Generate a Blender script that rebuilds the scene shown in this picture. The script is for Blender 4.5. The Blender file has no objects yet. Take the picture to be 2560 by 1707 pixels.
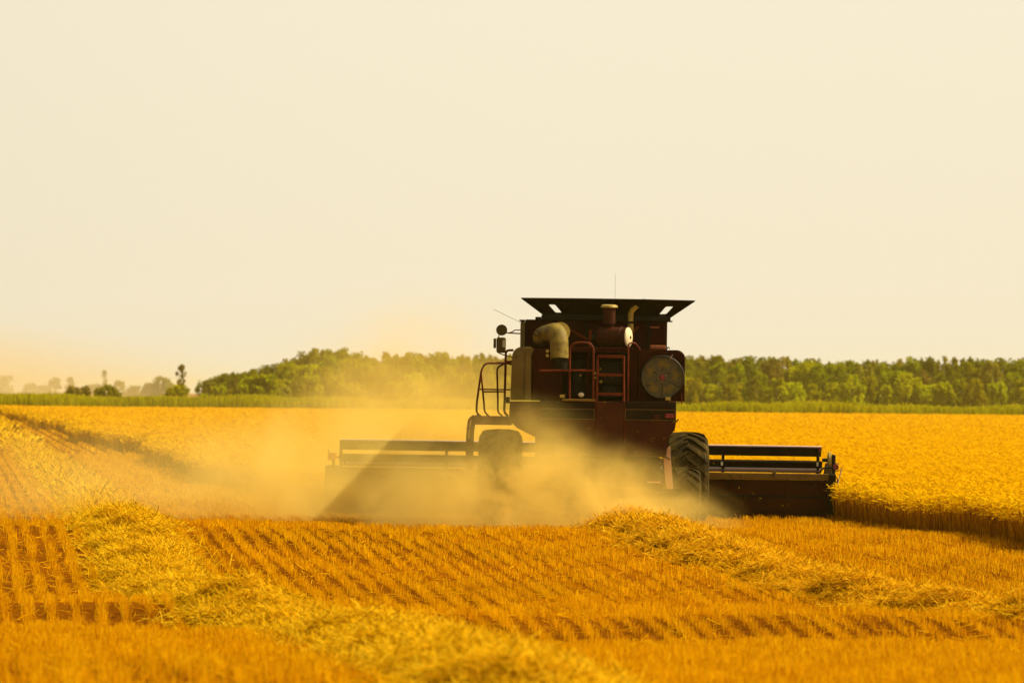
import bpy, bmesh, math, random
import numpy as np
from mathutils import Vector, Matrix
R = math.radians
sc = bpy.context.scene
C = sc.collection
random.seed(7)
rng = np.random.default_rng(11)

# ------------------------------------------------------------------ camera, sky, sun, exposure
CAM_H = 2.33
F = 11200.0            # focal length in photograph pixels (2560 px wide)
cam_d = bpy.data.cameras.new("camera")
cam = bpy.data.objects.new("camera", cam_d); C.objects.link(cam)
cam_d.sensor_width = 36.0
cam_d.lens = F / 2560 * 36.0
cam_d.clip_start = 1.0; cam_d.clip_end = 9000.0
cam.matrix_world = (Matrix.Translation((0, 0, CAM_H)) @ Matrix.Rotation(R(90) + 131.5 / F, 4, 'X')
                    @ Matrix.Rotation(0.0092, 4, 'Z'))
cam_d.dof.use_dof = True
cam_d.dof.focus_distance = 78.0
cam_d.dof.aperture_fstop = cam_d.lens / 1000 / 0.047
sc.camera = cam

SUN_AZ, SUN_EL = 79.0, 46.5      # degrees clockwise from the view direction, and above the horizon
w = bpy.data.worlds.new("World"); sc.world = w; w.use_nodes = True
nt = w.node_tree
sky = nt.nodes.new('ShaderNodeTexSky'); sky.sky_type = 'NISHITA'; sky.sun_disc = False
sky.sun_elevation = R(SUN_EL); sky.sun_rotation = R(SUN_AZ)
sky.air_density = 1.0; sky.dust_density = 6.0; sky.ozone_density = 0.4
# smoky late-summer air: pale cream glow, brightest towards the sun's side and low in the sky, dim behind the camera
tcw = nt.nodes.new('ShaderNodeTexCoord')
dot = nt.nodes.new('ShaderNodeVectorMath'); dot.operation = 'DOT_PRODUCT'
dot.inputs[1].default_value = (math.sin(R(SUN_AZ)), math.cos(R(SUN_AZ)), -0.15)
nt.links.new(tcw.outputs['Generated'], dot.inputs[0])
gl = nt.nodes.new('ShaderNodeMapRange'); gl.inputs['From Min'].default_value = -0.9; gl.inputs['From Max'].default_value = 0.21
gl.inputs['To Min'].default_value = 0.22; gl.inputs['To Max'].default_value = 1.06; gl.interpolation_type = 'SMOOTHSTEP'
nt.links.new(dot.outputs['Value'], gl.inputs['Value'])
crm = nt.nodes.new('ShaderNodeVectorMath'); crm.operation = 'SCALE'; crm.inputs[0].default_value = (7.8, 7.0, 5.25)
nt.links.new(gl.outputs[0], crm.inputs['Scale'])
hs = nt.nodes.new('ShaderNodeMix'); hs.data_type = 'RGBA'; hs.blend_type = 'MIX'
hs.inputs['Factor'].default_value = 0.85
nt.links.new(sky.outputs[0], hs.inputs['A']); nt.links.new(crm.outputs[0], hs.inputs['B'])
bg = nt.nodes['Background']; bg.inputs[1].default_value = 0.09
nt.links.new(hs.outputs['Result'], bg.inputs[0])

sv = Vector((math.sin(R(SUN_AZ)) * math.cos(R(SUN_EL)), math.cos(R(SUN_AZ)) * math.cos(R(SUN_EL)), math.sin(R(SUN_EL))))
sun_d = bpy.data.lights.new("sun", 'SUN'); sun_d.energy = 5.0; sun_d.angle = R(0.5); sun_d.color = (1.0, 0.86, 0.58)
sun = bpy.data.objects.new("sun", sun_d); C.objects.link(sun)
sun.rotation_euler = sv.to_track_quat('Z', 'Y').to_euler()
sun.location = (60, 60, 80)

sc.view_settings.view_transform = 'Standard'; sc.view_settings.look = 'None'
sc.view_settings.exposure = 0.5; sc.view_settings.gamma = 1.0
sc.cycles.use_denoising = True
sc.cycles.max_bounces = 8; sc.cycles.diffuse_bounces = 3; sc.cycles.glossy_bounces = 2
sc.cycles.transmission_bounces = 3; sc.cycles.volume_bounces = 4; sc.cycles.transparent_max_bounces = 8
sc.cycles.volume_step_rate = 1.0; sc.cycles.volume_max_steps = 256
sc.cycles.sample_clamp_indirect = 4.0
sc.cycles.caustics_reflective = False; sc.cycles.caustics_refractive = False

# ------------------------------------------------------------------ materials
def mat_new(name):
    m = bpy.data.materials.new(name); m.use_nodes = True
    t = m.node_tree
    return m, t, t.nodes['Principled BSDF']

def paint(name, col, col2=None, rough=0.5, metal=0.0, scale=3.0, bump=0.0, spec=0.4):
    """solid colour with soft procedural dirt in a second colour"""
    m, t, b = mat_new(name)
    tc = t.nodes.new('ShaderNodeTexCoord')
    n = t.nodes.new('ShaderNodeTexNoise'); n.inputs['Scale'].default_value = scale; n.inputs['Detail'].default_value = 6
    t.links.new(tc.outputs['Object'], n.inputs['Vector'])
    r = t.nodes.new('ShaderNodeValToRGB')
    r.color_ramp.elements[0].position = 0.35; r.color_ramp.elements[1].position = 0.75
    r.color_ramp.elements[0].color = (*col, 1); r.color_ramp.elements[1].color = (*(col2 or [c * 1.5 for c in col]), 1)
    t.links.new(n.outputs['Fac'], r.inputs[0]); t.links.new(r.outputs[0], b.inputs['Base Color'])
    b.inputs['Roughness'].default_value = rough; b.inputs['Metallic'].default_value = metal
    b.inputs['Specular IOR Level'].default_value = spec
    if bump:
        bp = t.nodes.new('ShaderNodeBump'); bp.inputs['Strength'].default_value = bump
        t.links.new(n.outputs['Fac'], bp.inputs['Height']); t.links.new(bp.outputs[0], b.inputs['Normal'])
    return m

M = {}
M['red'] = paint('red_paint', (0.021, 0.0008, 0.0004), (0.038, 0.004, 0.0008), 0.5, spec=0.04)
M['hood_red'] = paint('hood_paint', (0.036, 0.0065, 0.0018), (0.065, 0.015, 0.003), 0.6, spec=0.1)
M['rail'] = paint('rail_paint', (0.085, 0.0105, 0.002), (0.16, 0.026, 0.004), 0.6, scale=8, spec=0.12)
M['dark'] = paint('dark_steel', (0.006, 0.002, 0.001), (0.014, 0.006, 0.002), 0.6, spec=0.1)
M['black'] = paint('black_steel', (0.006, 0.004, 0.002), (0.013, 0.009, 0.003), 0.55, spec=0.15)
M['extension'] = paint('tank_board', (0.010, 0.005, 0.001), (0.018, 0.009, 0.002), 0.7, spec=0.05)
M['tan'] = paint('tan_panel', (0.10, 0.066, 0.010), (0.15, 0.10, 0.018), 0.55, spec=0.2)
M['galv'] = paint('dusty_steel', (0.46, 0.33, 0.05), (0.16, 0.11, 0.018), 0.55, scale=9, spec=0.3)
M['cap'] = paint('white_cap', (0.72, 0.60, 0.36), (0.6, 0.48, 0.27), 0.5)
M['tube'] = paint('dusty_rose_tube', (0.42, 0.27, 0.21), (0.5, 0.34, 0.26), 0.4, scale=2)
M['lip'] = paint('dusty_lip', (0.14, 0.075, 0.012), (0.2, 0.12, 0.02), 0.7, spec=0.1)
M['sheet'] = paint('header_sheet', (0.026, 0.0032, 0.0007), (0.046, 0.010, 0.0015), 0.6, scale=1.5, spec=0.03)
M['bat'] = paint('reel_bat', (0.008, 0.004, 0.0012), (0.016, 0.008, 0.0022), 0.7, spec=0.05)
M['rubber'] = paint('tyre_rubber', (0.016, 0.011, 0.003), (0.085, 0.056, 0.012), 0.8, scale=4, spec=0.05)
M['rim'] = paint('wheel_rim', (0.25, 0.18, 0.08), None, 0.5)
M['redlens'] = paint('red_lens', (0.15, 0.004, 0.002), (0.2, 0.008, 0.002), 0.25, scale=30)
M['amber'] = paint('amber_lens', (0.6, 0.16, 0.015), (0.65, 0.22, 0.02), 0.25, scale=30)
M['reflector'] = paint('dark_strip', (0.012, 0.008, 0.003), (0.02, 0.013, 0.005), 0.6, spec=0.06)
M['frame'] = paint('pale_edging', (0.085, 0.052, 0.018), None, 0.6, spec=0.1)
M['screen'] = paint('wire_screen', (0.065, 0.058, 0.026), (0.095, 0.084, 0.036), 0.6, scale=12, spec=0.2)
M['blade'] = paint('worn_yellow', (0.14, 0.098, 0.014), (0.09, 0.068, 0.018), 0.6, scale=9, spec=0.2)
M['bolt'] = paint('bright_bolt', (0.5, 0.42, 0.25), None, 0.3, metal=0.6)
M['mirror'] = paint('mirror_glass', (0.55, 0.46, 0.26), (0.5, 0.42, 0.24), 0.25, metal=0.3)
M['box'] = paint('orange_box', (0.26, 0.06, 0.01), (0.32, 0.09, 0.014), 0.5)
M['lit_tan'] = paint('pale_lit_tan', (0.55, 0.30, 0.15), (0.6, 0.36, 0.18), 0.6)  # pale tan with sunlight put into the colour
m, t, b = mat_new('cab_glass'); M['glass'] = m
b.inputs['Base Color'].default_value = (0.25, 0.22, 0.14, 1); b.inputs['Roughness'].default_value = 0.08
b.inputs['Transmission Weight'].default_value = 0.6

def straw_mat(name, c0, c1, c2, trans=0.45):
    """dry or green blades: colour varies blade by blade ('tint'), light passes through"""
    m = bpy.data.materials.new(name); m.use_nodes = True; t = m.node_tree
    t.nodes.remove(t.nodes['Principled BSDF'])
    a = t.nodes.new('ShaderNodeAttribute'); a.attribute_name = 'tint'
    r = t.nodes.new('ShaderNodeValToRGB')
    r.color_ramp.elements[0].color = (*c0, 1); r.color_ramp.elements[1].color = (*c2, 1)
    e = r.color_ramp.elements.new(0.5); e.color = (*c1, 1)
    t.links.new(a.outputs['Fac'], r.inputs[0])
    d = t.nodes.new('ShaderNodeBsdfDiffuse'); tr = t.nodes.new('ShaderNodeBsdfTranslucent')
    mx = t.nodes.new('ShaderNodeMixShader'); mx.inputs[0].default_value = trans
    t.links.new(r.outputs[0], d.inputs[0]); t.links.new(r.outputs[0], tr.inputs[0])
    t.links.new(d.outputs[0], mx.inputs[1]); t.links.new(tr.outputs[0], mx.inputs[2])
    t.links.new(mx.outputs[0], t.nodes['Material Output'].inputs['Surface'])
    return m
M['stubble'] = straw_mat('stubble_straw', (0.40, 0.125, 0.0006), (0.75, 0.345, 0.001), (0.90, 0.53, 0.004))
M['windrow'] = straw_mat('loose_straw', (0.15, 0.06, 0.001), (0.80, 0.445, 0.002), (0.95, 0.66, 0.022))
M['fresh_windrow'] = straw_mat('fresh_straw', (0.14, 0.05, 0.001), (0.80, 0.40, 0.002), (0.95, 0.62, 0.022))
M['wheat'] = straw_mat('ripe_wheat', (0.30, 0.12, 0.0006), (0.74, 0.42, 0.001), (0.82, 0.50, 0.003))
M['reeds'] = straw_mat('green_reeds', (0.24, 0.225, 0.001), (0.35, 0.31, 0.001), (0.48, 0.39, 0.008))

def leaf_mat(name, c0, c1):
    m = straw_mat(name, c0, [(a + b_) / 2 for a, b_ in zip(c0, c1)], c1, 0.4)
    t = m.node_tree
    oi = t.nodes.new('ShaderNodeObjectInfo')
    hsv = t.nodes.new('ShaderNodeHueSaturation')
    mr = t.nodes.new('ShaderNodeMapRange'); mr.inputs['To Min'].default_value = 0.75; mr.inputs['To Max'].default_value = 1.25
    mh = t.nodes.new('ShaderNodeMapRange'); mh.inputs['To Min'].default_value = 0.475; mh.inputs['To Max'].default_value = 0.515
    t.links.new(oi.outputs['Random'], mr.inputs['Value']); t.links.new(oi.outputs['Random'], mh.inputs['Value'])
    t.links.new(mr.outputs[0], hsv.inputs['Value']); t.links.new(mh.outputs[0], hsv.inputs['Hue'])
    ramp = next(n for n in t.nodes if n.bl_idname == 'ShaderNodeValToRGB')
    t.links.new(ramp.outputs[0], hsv.inputs['Color'])
    for n in t.nodes:
        if n.bl_idname in ('ShaderNodeBsdfDiffuse', 'ShaderNodeBsdfTranslucent'):
            t.links.new(hsv.outputs[0], n.inputs[0])
    return m
M['leaf_bright'] = leaf_mat('leaf_bright', (0.31, 0.315, 0.0008), (0.44, 0.415, 0.001))
M['leaf_mid'] = leaf_mat('leaf_mid', (0.19, 0.205, 0.001), (0.28, 0.28, 0.002))
M['leaf_dull'] = leaf_mat('leaf_dull', (0.22, 0.185, 0.016), (0.31, 0.25, 0.026))
M['leaf_dark'] = leaf_mat('leaf_dark', (0.12, 0.13, 0.003), (0.19, 0.195, 0.005))
M['bark'] = paint('grey_bark', (0.22, 0.17, 0.09), (0.12, 0.09, 0.05), 0.9, scale=2)

# ground: brown soil littered with straw
m, t, b = mat_new('stubble_soil'); M['soil'] = m
tc = t.nodes.new('ShaderNodeTexCoord')
n1 = t.nodes.new('ShaderNodeTexNoise'); n1.inputs['Scale'].default_value = 9; n1.inputs['Detail'].default_value = 8; n1.inputs['Roughness'].default_value = 0.7
n2 = t.nodes.new('ShaderNodeTexNoise'); n2.inputs['Scale'].default_value = 0.25; n2.inputs['Detail'].default_value = 3
t.links.new(tc.outputs['Object'], n1.inputs['Vector']); t.links.new(tc.outputs['Object'], n2.inputs['Vector'])
ad = t.nodes.new('ShaderNodeMath'); ad.operation = 'MULTIPLY_ADD'; ad.inputs[1].default_value = 0.5
t.links.new(n2.outputs['Fac'], ad.inputs[0]); t.links.new(n1.outputs['Fac'], ad.inputs[2])
r = t.nodes.new('ShaderNodeValToRGB')
r.color_ramp.elements[0].position = 0.55; r.color_ramp.elements[1].position = 0.95
r.color_ramp.elements[0].color = (0.05, 0.013, 0.0008, 1); r.color_ramp.elements[1].color = (0.26, 0.085, 0.002, 1)
t.links.new(ad.outputs[0], r.inputs[0]); t.links.new(r.outputs[0], b.inputs['Base Color'])
df = t.nodes.new('ShaderNodeBsdfDiffuse'); t.links.new(r.outputs[0], df.inputs[0])
t.links.new(df.outputs[0], t.nodes['Material Output'].inputs['Surface'])

# ------------------------------------------------------------------ helpers
def tag(o, label=None, cat=None, group=None, kind=None):
    if label: o['label'] = label
    if cat: o['category'] = cat
    if group: o['group'] = group
    if kind: o['kind'] = kind
    return o

def obj(name, bm, mat, parent=None, smooth=False, label=None):
    me = bpy.data.meshes.new(name)
    bmesh.ops.recalc_face_normals(bm, faces=bm.faces)
    bm.to_mesh(me); bm.free()
    me.materials.append(M[mat])
    if smooth:
        me.polygons.foreach_set('use_smooth', [True] * len(me.polygons))
        me.set_sharp_from_angle(angle=R(40))
    o = bpy.data.objects.new(name, me); C.objects.link(o)
    if parent: o.parent = parent
    if label: o['label'] = label
    return o

def empty(name, loc=(0, 0, 0)):
    o = bpy.data.objects.new(name, None); C.objects.link(o); o.location = loc; o.empty_display_size = 0.3
    return o

def quads(name, V, tint, mat, extra=None):
    """N loose quads (N,4,3) as ONE mesh with a per-face 'tint'"""
    V = np.asarray(V, np.float32); N = len(V)
    me = bpy.data.meshes.new(name)
    me.vertices.add(4 * N); me.vertices.foreach_set('co', V.ravel())
    me.loops.add(4 * N); me.loops.foreach_set('vertex_index', np.arange(4 * N, dtype=np.int32))
    me.polygons.add(N); me.polygons.foreach_set('loop_start', np.arange(0, 4 * N, 4, dtype=np.int32))
    at = me.attributes.new('tint', 'FLOAT', 'FACE'); at.data.foreach_set('value', np.clip(tint, 0, 1).astype(np.float32))
    me.materials.append(M[mat]); me.update(calc_edges=True)
    o = bpy.data.objects.new(name, me); C.objects.link(o)
    return o

def blades(P, H, wid, taper=0.4, ang=None):
    """vertical-ish quads standing at P with height vector H and width wid"""
    N = len(P)
    if ang is None: ang = rng.uniform(0, math.pi, N)
    W = np.stack([np.cos(ang), np.sin(ang), np.zeros(N)], 1) * (np.asarray(wid) * 0.5 * np.ones(N))[:, None]
    return np.stack([P - W, P + W, P + H + W * taper, P + H - W * taper], 1)

def straws(P, D, wid):
    """loose straws: centre P, half-length vector D"""
    N = len(P)
    Q = rng.normal(size=(N, 3)); W = np.cross(D, Q); W /= np.linalg.norm(W, axis=1, keepdims=True) + 1e-9
    W *= (np.asarray(wid) * 0.5 * np.ones(N))[:, None]
    return np.stack([P - D - W, P - D + W, P + D + W, P + D - W], 1)

def box(bm, x0, x1, y0, y1, z0, z1, bev=0.0, seg=2):
    v = [bm.verts.new((x, y, z)) for x in (x0, x1) for y in (y0, y1) for z in (z0, z1)]
    fs = [(0, 1, 3, 2), (4, 6, 7, 5), (0, 4, 5, 1), (2, 3, 7, 6), (0, 2, 6, 4), (1, 5, 7, 3)]
    f = [bm.faces.new([v[i] for i in q]) for q in fs]
    if bev:
        e = list({e for q in f for e in q.edges})
        bmesh.ops.bevel(bm, geom=e, offset=bev, segments=seg, affect='EDGES', profile=0.5)

def prism(bm, pts, y0, y1, bev=0.0):
    """polygon in (x,z) extruded along y"""
    a = [bm.verts.new((x, y0, z)) for x, z in pts]; c = [bm.verts.new((x, y1, z)) for x, z in pts]
    n = len(pts)
    f = [bm.faces.new(a), bm.faces.new(c[::-1])]
    f += [bm.faces.new([a[i], c[i], c[(i + 1) % n], a[(i + 1) % n]]) for i in range(n)]
    if bev:
        e = list(f[0].edges) + list(f[1].edges)
        bmesh.ops.bevel(bm, geom=e, offset=bev, segments=2, affect='EDGES', profile=0.5)

def prism_x(bm, pts, x0, x1, bev=0.0):
    """polygon in (y,z) extruded along x"""
    a = [bm.verts.new((x0, y, z)) for y, z in pts]; c = [bm.verts.new((x1, y, z)) for y, z in pts]
    n = len(pts)
    f = [bm.faces.new(a), bm.faces.new(c[::-1])]
    f += [bm.faces.new([a[i], c[i], c[(i + 1) % n], a[(i + 1) % n]]) for i in range(n)]
    if bev:
        e = list(f[0].edges) + list(f[1].edges)
        bmesh.ops.bevel(bm, geom=e, offset=bev, segments=2, affect='EDGES', profile=0.5)

def tube(bm, pts, rad, seg=10, cap=True):
    """round bar through pts; rad one number or one per point"""
    pts = [Vector(p) for p in pts]; n = len(pts)
    rads = rad if isinstance(rad, (list, tuple)) else [rad] * n
    rings = []; prev = None
    for i, p in enumerate(pts):
        d = (pts[min(i + 1, n - 1)] - pts[max(i - 1, 0)]).normalized()
        if prev is None:
            u = d.orthogonal().normalized()
        else:
            u = (prev - d * prev.dot(d)).normalized()
        prev = u; v = d.cross(u)
        rings.append([bm.verts.new(p + (u * math.cos(a) + v * math.sin(a)) * rads[i]) for a in
                      [2 * math.pi * k / seg for k in range(seg)]])
    for a, b_ in zip(rings, rings[1:]):
        for k in range(seg):
            bm.faces.new([a[k], a[(k + 1) % seg], b_[(k + 1) % seg], b_[k]])
    if cap:
        bm.faces.new(rings[0][::-1]); bm.faces.new(rings[-1])

def bend(pts, r, n=5):
    """round the corners of a polyline"""
    pts = [Vector(p) for p in pts]; out = [pts[0]]
    for a, p, c in zip(pts, pts[1:], pts[2:]):
        d0 = (a - p); d1 = (c - p); rr = min(r, d0.length * 0.49, d1.length * 0.49)
        s, e = p + d0.normalized() * rr, p + d1.normalized() * rr
        for k in range(n + 1):
            q = k / n; out.append((s * (1 - q) + p * q) * (1 - q) + (p * (1 - q) + e * q) * q)
    out.append(pts[-1]); return out

def lathe(bm, prof, c, axis='X', seg=40, a0=0.0, cap=True):
    """profile of (along-axis, radius) revolved about an axis through c"""
    rings = []
    for (s, rr) in prof:
        ring = []
        for k in range(seg):
            a = a0 + 2 * math.pi * k / seg
            if axis == 'X': p = (s, rr * math.cos(a), rr * math.sin(a))
            elif axis == 'Y': p = (rr * math.cos(a), s, rr * math.sin(a))
            else: p = (rr * math.cos(a), rr * math.sin(a), s)
            ring.append(bm.verts.new(Vector(c) + Vector(p)))
        rings.append(ring)
    for a, b_ in zip(rings, rings[1:]):
        for k in range(seg):
            bm.faces.new([a[k], a[(k + 1) % seg], b_[(k + 1) % seg], b_[k]])
    if cap: bm.faces.new(rings[0][::-1]); bm.faces.new(rings[-1])

BM = bmesh.new

# ------------------------------------------------------------------ terrain
PY = np.array([0, 30, 43.4, 45.2, 47.2, 51.0, 53.4, 57, 64, 69.7, 72.4, 76.6, 80, 5000.])
PZ = np.array([0.5, 0.40, -0.07, -0.25, -0.42, -0.08, -0.35, -0.32, -0.11, 0.05, 0.13, 0.0, 0, 0])
def gz(x, y):
    x = np.asarray(x, float); y = np.asarray(y, float)
    yy = y + 0.9 * np.sin(x * 0.33 + 0.6) + 0.5 * np.sin(x * 0.8 + 2.0)
    z = sum(np.interp(yy + o, PY, PZ) for o in (-0.9, -0.3, 0.3, 0.9)) / 4
    k = np.clip((x + 0.1223 * y - 12.3) / 3.0, 0, 1)          # flatter towards the standing crop on the right
    z = z * (1 - 0.45 * k)
    return z + 0.018 * np.sin(x * 1.1 + y * 0.7) * np.exp(-np.abs(y - 55) / 60)

yc = np.concatenate([[-40, -10, 5, 15, 22, 27], np.arange(30, 92, 0.35), np.geomspace(93, 4300, 60)])
xc = np.concatenate([[-1250, -600, -300, -150, -80, -45, -28], np.arange(-20, 24, 0.5), [28, 45, 80, 150, 300, 600, 1250]])
X, Y = np.meshgrid(xc, yc); Z = gz(X, Y)
me = bpy.data.meshes.new('ground')
nx, ny = len(xc), len(yc)
idx = np.arange(nx * ny).reshape(ny, nx)
faces = np.stack([idx[:-1, :-1], idx[:-1, 1:], idx[1:, 1:], idx[1:, :-1]], -1).reshape(-1, 4)
me.from_pydata(np.stack([X, Y, Z], -1).reshape(-1, 3).tolist(), [], faces.tolist())
me.materials.append(M['soil']); me.polygons.foreach_set('use_smooth', [True] * len(me.polygons))
ground = bpy.data.objects.new('ground', me); C.objects.link(ground)
tag(ground, 'brown field soil showing between the stubble rows', 'ground', kind='structure')

# row coordinates: v along the drilled rows, u across them (to the right)
AX, AY = -0.1223, 0.9925
def uv2xy(u, v): return u * AY + v * AX, -u * AX + v * AY
def xy2uv(x, y): return x * AY - y * AX, x * AX + y * AY
U_L, U_R, Y_HEAD = 6.75, 16.25, 86.4      # crop edges left and right, and the cutter bar
Y_END = 468.0                             # far edge of the field
def ul(v):
    q = np.maximum(v - 86, 0)
    return U_L - q * 0.0098 + np.clip(q / 15, 0, 1) * (0.45 * np.sin(v * 0.085 + 0.5) + 0.25 * np.sin(v * 0.21) + 0.12 * np.sin(v * 0.6))
def standing(x, y):
    u, v = xy2uv(x, y)
    return ((u > U_R) | ((u > ul(v)) & (y > Y_HEAD))) & (y < Y_END)
def in_view(x, y, m=1.5):
    return np.abs(x) < 0.1143 * y + m

WR = [  # windrows: across-position as a function of distance, half width, height
    dict(v=np.array([22, 29, 36, 43, 51, 60, 72, 90, 140, 465.]), u=np.array([3.3, 3.5, 3.72, 3.75, 3.15, 2.6, 2.7, 2.75, 2.7, 2.4]), hw=0.66, h=0.24, y0=25, y1=460),
    dict(v=np.array([38, 45, 52, 58, 64, 70, 77.]), u=np.array([14.2, 13.2, 12.3, 11.4, 11.05, 11.05, 11.1]), hw=0.78, h=0.27, y0=38, y1=75.5)]
def ragged(v, u): return 1 + 0.16 * np.sin(v * 1.4 + 1) + 0.13 * np.sin(v * 3.7 + np.sign(u - 3)) + 0.1 * np.sin(v * 8.3)
def windrow_w(x, y, k):
    q = WR[k]; u, v = xy2uv(x, y)
    return np.abs(u - np.interp(v, q['v'], q['u'])) / (q['hw'] * ragged(v, u))

# ------------------------------------------------------------------ stubble
def stubble():
    Vs, Ts = [], []
    def rows(y0, y1, step, wid, h0, h1, umin, umax, sp=0.27):
        us = np.arange(math.floor(umin / 0.27) * 0.27, umax, sp)
        n = int((y1 - y0 + 8) / step)
        uu = np.repeat(us, n); vv = np.tile(np.arange(n) * step + y0 - 4, len(us)) + rng.uniform(-step, step, len(uu))
        uu = uu + rng.normal(0, 1, len(uu)) * np.where(vv * 0.9925 - uu * 0.1223 < 43.8, 0.06, 0.036) + 0.02 * np.sin(vv * 0.9 + uu * 3)
        x, y = uv2xy(uu, vv)
        k = (y > y0) & (y < y1) & in_view(x, y, 7) & ~standing(x, y) & (windrow_w(x, y, 0) > 0.75) & ((windrow_w(x, y, 1) > 0.75) | (y > 75))
        # worn and thin patches along each row
        pn = np.sin(uu * 7.3 + 1.7) + np.sin(vv * 0.8 + uu * 4.1) + np.sin(vv * 2.3 - uu * 5.0)
        k &= rng.uniform(size=len(x)) < np.clip(0.9 + 0.18 * pn, 0.3, 1)
        x, y, pn = x[k], y[k], pn[k]; N = len(x)
        P = np.stack([x, y, gz(x, y) - 0.01], 1)
        h = rng.uniform(h0, h1, N) * (1 + 0.07 * pn)
        H = np.stack([rng.normal(0, 0.18, N) * h, rng.normal(0, 0.18, N) * h, h], 1)
        Vs.append(blades(P, H, wid * rng.uniform(0.6, 1.3, N), 0.7)); Ts.append(rng.beta(1.3, 1.3, N) + 0.06 * pn)
    rows(22, 60, 0.0066, 0.0060, 0.06, 0.13, -8, 17)
    rows(60, 90, 0.011, 0.009, 0.06, 0.13, -8, 17)
    rows(90, 160, 0.03, 0.03, 0.07, 0.13, -16, 7)
    rows(160, 464, 0.10, 0.09, 0.09, 0.16, -24, 7, 0.54)
    # broken straw lying between the rows
    N = 22000
    y = rng.uniform(22, 90, N); x = rng.uniform(-1, 1, N) * (0.1143 * y + 6)
    k = ~standing(x, y); x, y = x[k], y[k]; N = len(x)
    P = np.stack([x, y, gz(x, y) + rng.uniform(0.005, 0.06, N)], 1)
    a = rng.uniform(0, 2 * math.pi, N); L = rng.uniform(0.04, 0.14, N)
    D = np.stack([np.cos(a) * L, np.sin(a) * L, rng.normal(0, 0.03, N)], 1)
    Vs.append(straws(P, D, 0.008)); Ts.append(rng.uniform(0.2, 1.0, N))
    o = quads('stubble', np.concatenate(Vs), np.concatenate(Ts), 'stubble')
    tag(o, 'orange cut wheat stubble standing in drilled rows', 'stubble', kind='stuff')
stubble()

# ------------------------------------------------------------------ windrows of straw
def windrow(k, label):
    q = WR[k]
    def height(u, v):
        e = (u - np.interp(v, q['v'], q['u'])) / (q['hw'] * ragged(v, u))
        lump = 0.70 + 0.24 * np.sin(v * 1.9 + k) + 0.24 * np.sin(v * 4.3 + u * 3) + 0.2 * np.sin(u * 5 + v * 2.7) + 0.18 * np.sin(v * 9 + u * 7)
        if k: return q['h'] * lump * np.where(e < 0, np.clip(1 - e ** 4, 0, 1) ** 0.6, np.clip(1 - e, 0, 1) ** 0.9)
        return q['h'] * np.interp(v, [74, 82], [1, 0.45]) * lump * np.clip(1 - e * e, 0, 1) ** 0.6
    Vs, Ts = [], []
    def scatter(y0, y1, dens, wid, l0, l1):
        N = int((y1 - y0) * 2 * q['hw'] * 1.25 * dens)
        v = rng.uniform(y0, y1, N); e = rng.normal(0, 0.48, N); e = e[np.abs(e) < 1.35]; v = v[:len(e)]
        u = np.interp(v, q['v'], q['u']) + e * q['hw'] * ragged(v, e * 9)
        x, y = uv2xy(u, v); kk = in_view(x, y, 8); x, y, u, v = x[kk], y[kk], u[kk], v[kk]; N = len(x)
        h = height(u, v)
        z = gz(x, y) + 0.02 + h * rng.uniform(0.35, 1.0, N) + 0.02
        a = rng.uniform(0, 2 * math.pi, N); el = np.where(rng.uniform(size=N) < 0.18, rng.uniform(0.3, 1.0, N), rng.normal(0, 0.25, N))
        L = rng.uniform(l0, l1, N) * 0.5
        D = np.stack([np.cos(a) * np.cos(el) * L, np.sin(a) * np.cos(el) * L, np.sin(el) * L], 1)
        P = np.stack([x, y, z], 1); P[:, 2] += np.abs(D[:, 2]) * 0.6
        Vs.append(straws(P, D, wid * rng.uniform(0.6, 1.4, N))); Ts.append(rng.beta(1.1, 1.0, N))
    scatter(q['y0'], min(q['y1'], 60), 2200, 0.0065, 0.08, 0.28)
    if q['y1'] > 60: scatter(60, min(q['y1'], 90), 1800, 0.0085, 0.10, 0.30)
    if q['y1'] > 90:
        scatter(90, 180, 150, 0.022, 0.2, 0.5)
        scatter(180, q['y1'], 14, 0.08, 0.4, 0.8)
    # the packed heart of the heap, tinted dark to paint the shade between straws
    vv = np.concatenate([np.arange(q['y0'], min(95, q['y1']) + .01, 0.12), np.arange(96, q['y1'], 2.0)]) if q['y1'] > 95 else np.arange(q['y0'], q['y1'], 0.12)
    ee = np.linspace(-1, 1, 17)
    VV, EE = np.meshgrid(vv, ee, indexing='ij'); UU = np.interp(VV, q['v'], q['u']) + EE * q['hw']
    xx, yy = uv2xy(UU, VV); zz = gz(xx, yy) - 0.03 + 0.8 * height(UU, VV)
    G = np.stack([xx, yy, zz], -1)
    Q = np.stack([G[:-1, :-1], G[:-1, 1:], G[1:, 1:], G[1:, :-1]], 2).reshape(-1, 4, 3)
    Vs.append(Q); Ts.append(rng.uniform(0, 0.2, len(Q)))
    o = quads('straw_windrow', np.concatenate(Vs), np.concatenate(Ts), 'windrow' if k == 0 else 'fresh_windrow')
    tag(o, label, 'straw windrow')
windrow(0, 'broad yellow straw windrow from the tall left mound down to the bottom centre')
windrow(1, 'straw windrow trailing from behind the combine to the right edge')

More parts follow.
